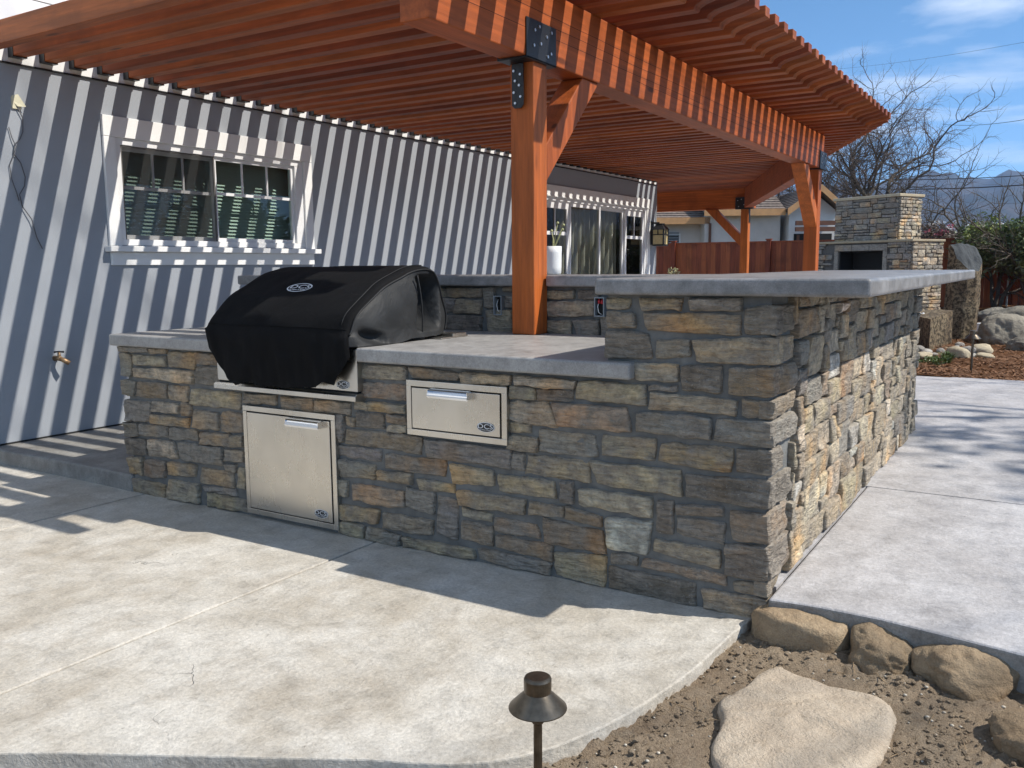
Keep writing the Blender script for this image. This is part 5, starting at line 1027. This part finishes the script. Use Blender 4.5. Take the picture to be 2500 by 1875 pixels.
# far roof and hedge mass between fence and hills
RF = thing('distant_roof', at(2350, 640, 60), 'low grey roof of a distant house behind shrubs', 'house'); p = at(2350, 590, 60); p.z = 0
obj('wall', MB().prism([(*(Vector((p.x, p.y))+Vector((rt_.x, rt_.y))*a), 0) for a in (-2.2, 2.6)]+[(*(Vector((p.x, p.y))+Vector((rt_.x, rt_.y))*a+Vector((fwh.x, fwh.y))*5), 0) for a in (2.6, -2.2)], (0, 0, 2.3)), stw, RF)
obj('roof', MB().prism([p+rt_*-3+vx*2.25, p+rt_*3.2+vx*2.25, p+rt_*2.2+fwh*2.6+vx*3.35, p+rt_*-2+fwh*2.6+vx*3.35], fwh*.3), shg, RF)
# trees that stand to the right, outside the frame: they throw dappled shade over the right patio
shrub((9.1, 5.9, -.1), 9.2, 2.0, 1.1, 720, 'tall leafy tree right of the patio outside the frame', 'tree', [LF['mid'], LF['mid']], 71, .13, 2, 'garden_tree', .34)
for k, (x, y, s) in enumerate(((10, 15, 2.2), (13, 11, 2.4), (9, 21, 2.2), (14, 5, 2.3))): shrub((x, y, -.1), 2.2, s, 1.5, 5000, ['round green hedge shrub at the far garden side', 'big green hedge shrub beside the leafy tree', 'green hedge shrub at the back garden corner', 'green hedge shrub near the right garden edge'][k], 'shrub', [LF['mid'], LF['mid']], 40+k, .16, 2, 'hedge_shrub', .7)

# ------------------------------------------------------------------ overhead wires
wm = plain('wire_black', (.015, .015, .018), .6)
for k, (u0, v0, u1, v1, D0_, D1_, r, lb) in enumerate(((1990, 432, 2560, 424, 60, 48, .022, 'upper dark utility wire crossing behind the bare tree'), (1990, 455, 2560, 447, 58, 47, .03, 'lower thick utility wire crossing behind the bare tree'), (2300, 303, 2560, 281, 70, 42, .014, 'thin sloping wire below the white cloud'), (1990, 172, 2560, 92, 80, 45, .007, 'faint high wire across the blue sky'), (2200, 562, 2560, 569, 75, 60, .012, 'faint low wire in front of the hillside'))):
    A, B = at(u0, v0, D0_), at(u1, v1, D1_); obj('utility_wire', MB().tube([A.lerp(B, i/12)-vx*(.25*(1-(i/6-1)**2)) for i in range(13)], r, 6), wm, smooth=True, label=lb, cat='wire', group='overhead wires')

# ------------------------------------------------------------------ hills, hillside houses, haze
def hill_h(u, d):                                      # u: bearing in radians from the view axis, d: distance
    rid = .5+.5*nz(u*5.2+4, 1.3)+.22*nz(u*15+2, 4.1)+.10*nz(u*44, 2.2)
    t = (d-900)/2100
    f = 0 if t < 0 else min(1, t)**1.25
    return (175+95*rid)*f*(1+.22*fbm(u*26, d*.0035, 3, 4))*1.22
mb = MB(); NU, ND = 260, 46
for j in range(ND+1):
    d = 850+2350*j/ND
    for i in range(NU+1):
        u = -1.0+2.2*i/NU; p = CAM+(fwh*math.cos(u)+rt_*math.sin(u))*d; z = hill_h(u, d) if j < ND else -5; mb.v.append((p.x, p.y, z-2+(0 if j else -30)))
for j in range(ND):
    for i in range(NU): b = j*(NU+1)+i; mb.f.append((b, b+1, b+NU+2, b+NU+1))
def hillmat():
    t = NT('chaparral'); v = t.wco((.001, .001, .001)); n = t.noise(v, 9, 8, .65); f = t.noise(v, 60, 6, .7); c = t.mix(t.ramp(n, [(.35, 0.), (.65, 1.)]), (.028, .034, .025), (.075, .065, .055)); c = t.mix(.7, c, t.ramp(f, [(.3, .45), (.7, 1.5)]), 'MULTIPLY'); return t.set(c, 1, 0, 0)
obj('hills', mb, hillmat(), smooth=True, fixn=False, kind='structure')
rg = random.Random(13); hm = MB().box(-5, 5, -4, 4, 0, 5).prism([(-5.5, -4.6, 5), (5.5, -4.6, 5), (0, -4.6, 7.6)], (0, 9.2, 0)); hw = plain('far_white_house', (.7, .68, .63), .8, var=.03); ho = None
for k in range(46):
    u = math.atan((2225+230*rg.random()-1250)/FPX); ang = .029+.010*(u-.42)/.12+rg.gauss(0, .0055); d = 1000
    while d < 2600 and (hill_h(u, d)-3.3)/d < ang: d += 12
    p = CAM+(fwh*math.cos(u)+rt_*math.sin(u))*d; z = hill_h(u, d)-4.5
    if ho is None: ho = obj('hillside_house', hm, hw, label='tiny pale house among others on the far blue hillside', cat='house', group='houses on the far hillside'); ho.location = (p.x, p.y, z); WL[ho.name] = ho.location.copy()
    else: c = again(ho, (p.x, p.y, z)); c.rotation_euler.z = rg.uniform(0, 3); s = rg.uniform(.5, 1.1); c.scale = (s, s, s)
hz = obj('haze', MB().box(-2600, 3600, -60, 3700, -3, 400), None, kind='stuff', label='thin blue daylight haze over the whole place', cat='haze')
hv = NT('haze_air'); hv.n.remove(hv.b); pv = hv.new('ShaderNodeVolumePrincipled'); pv.inputs['Color'].default_value = (.42, .62, 1, 1); pv.inputs['Density'].default_value = .00021; pv.inputs['Anisotropy'].default_value = .2; hv.l(pv.outputs[0], hv.out.inputs['Volume'])
hz.data.materials.append(hv.m)
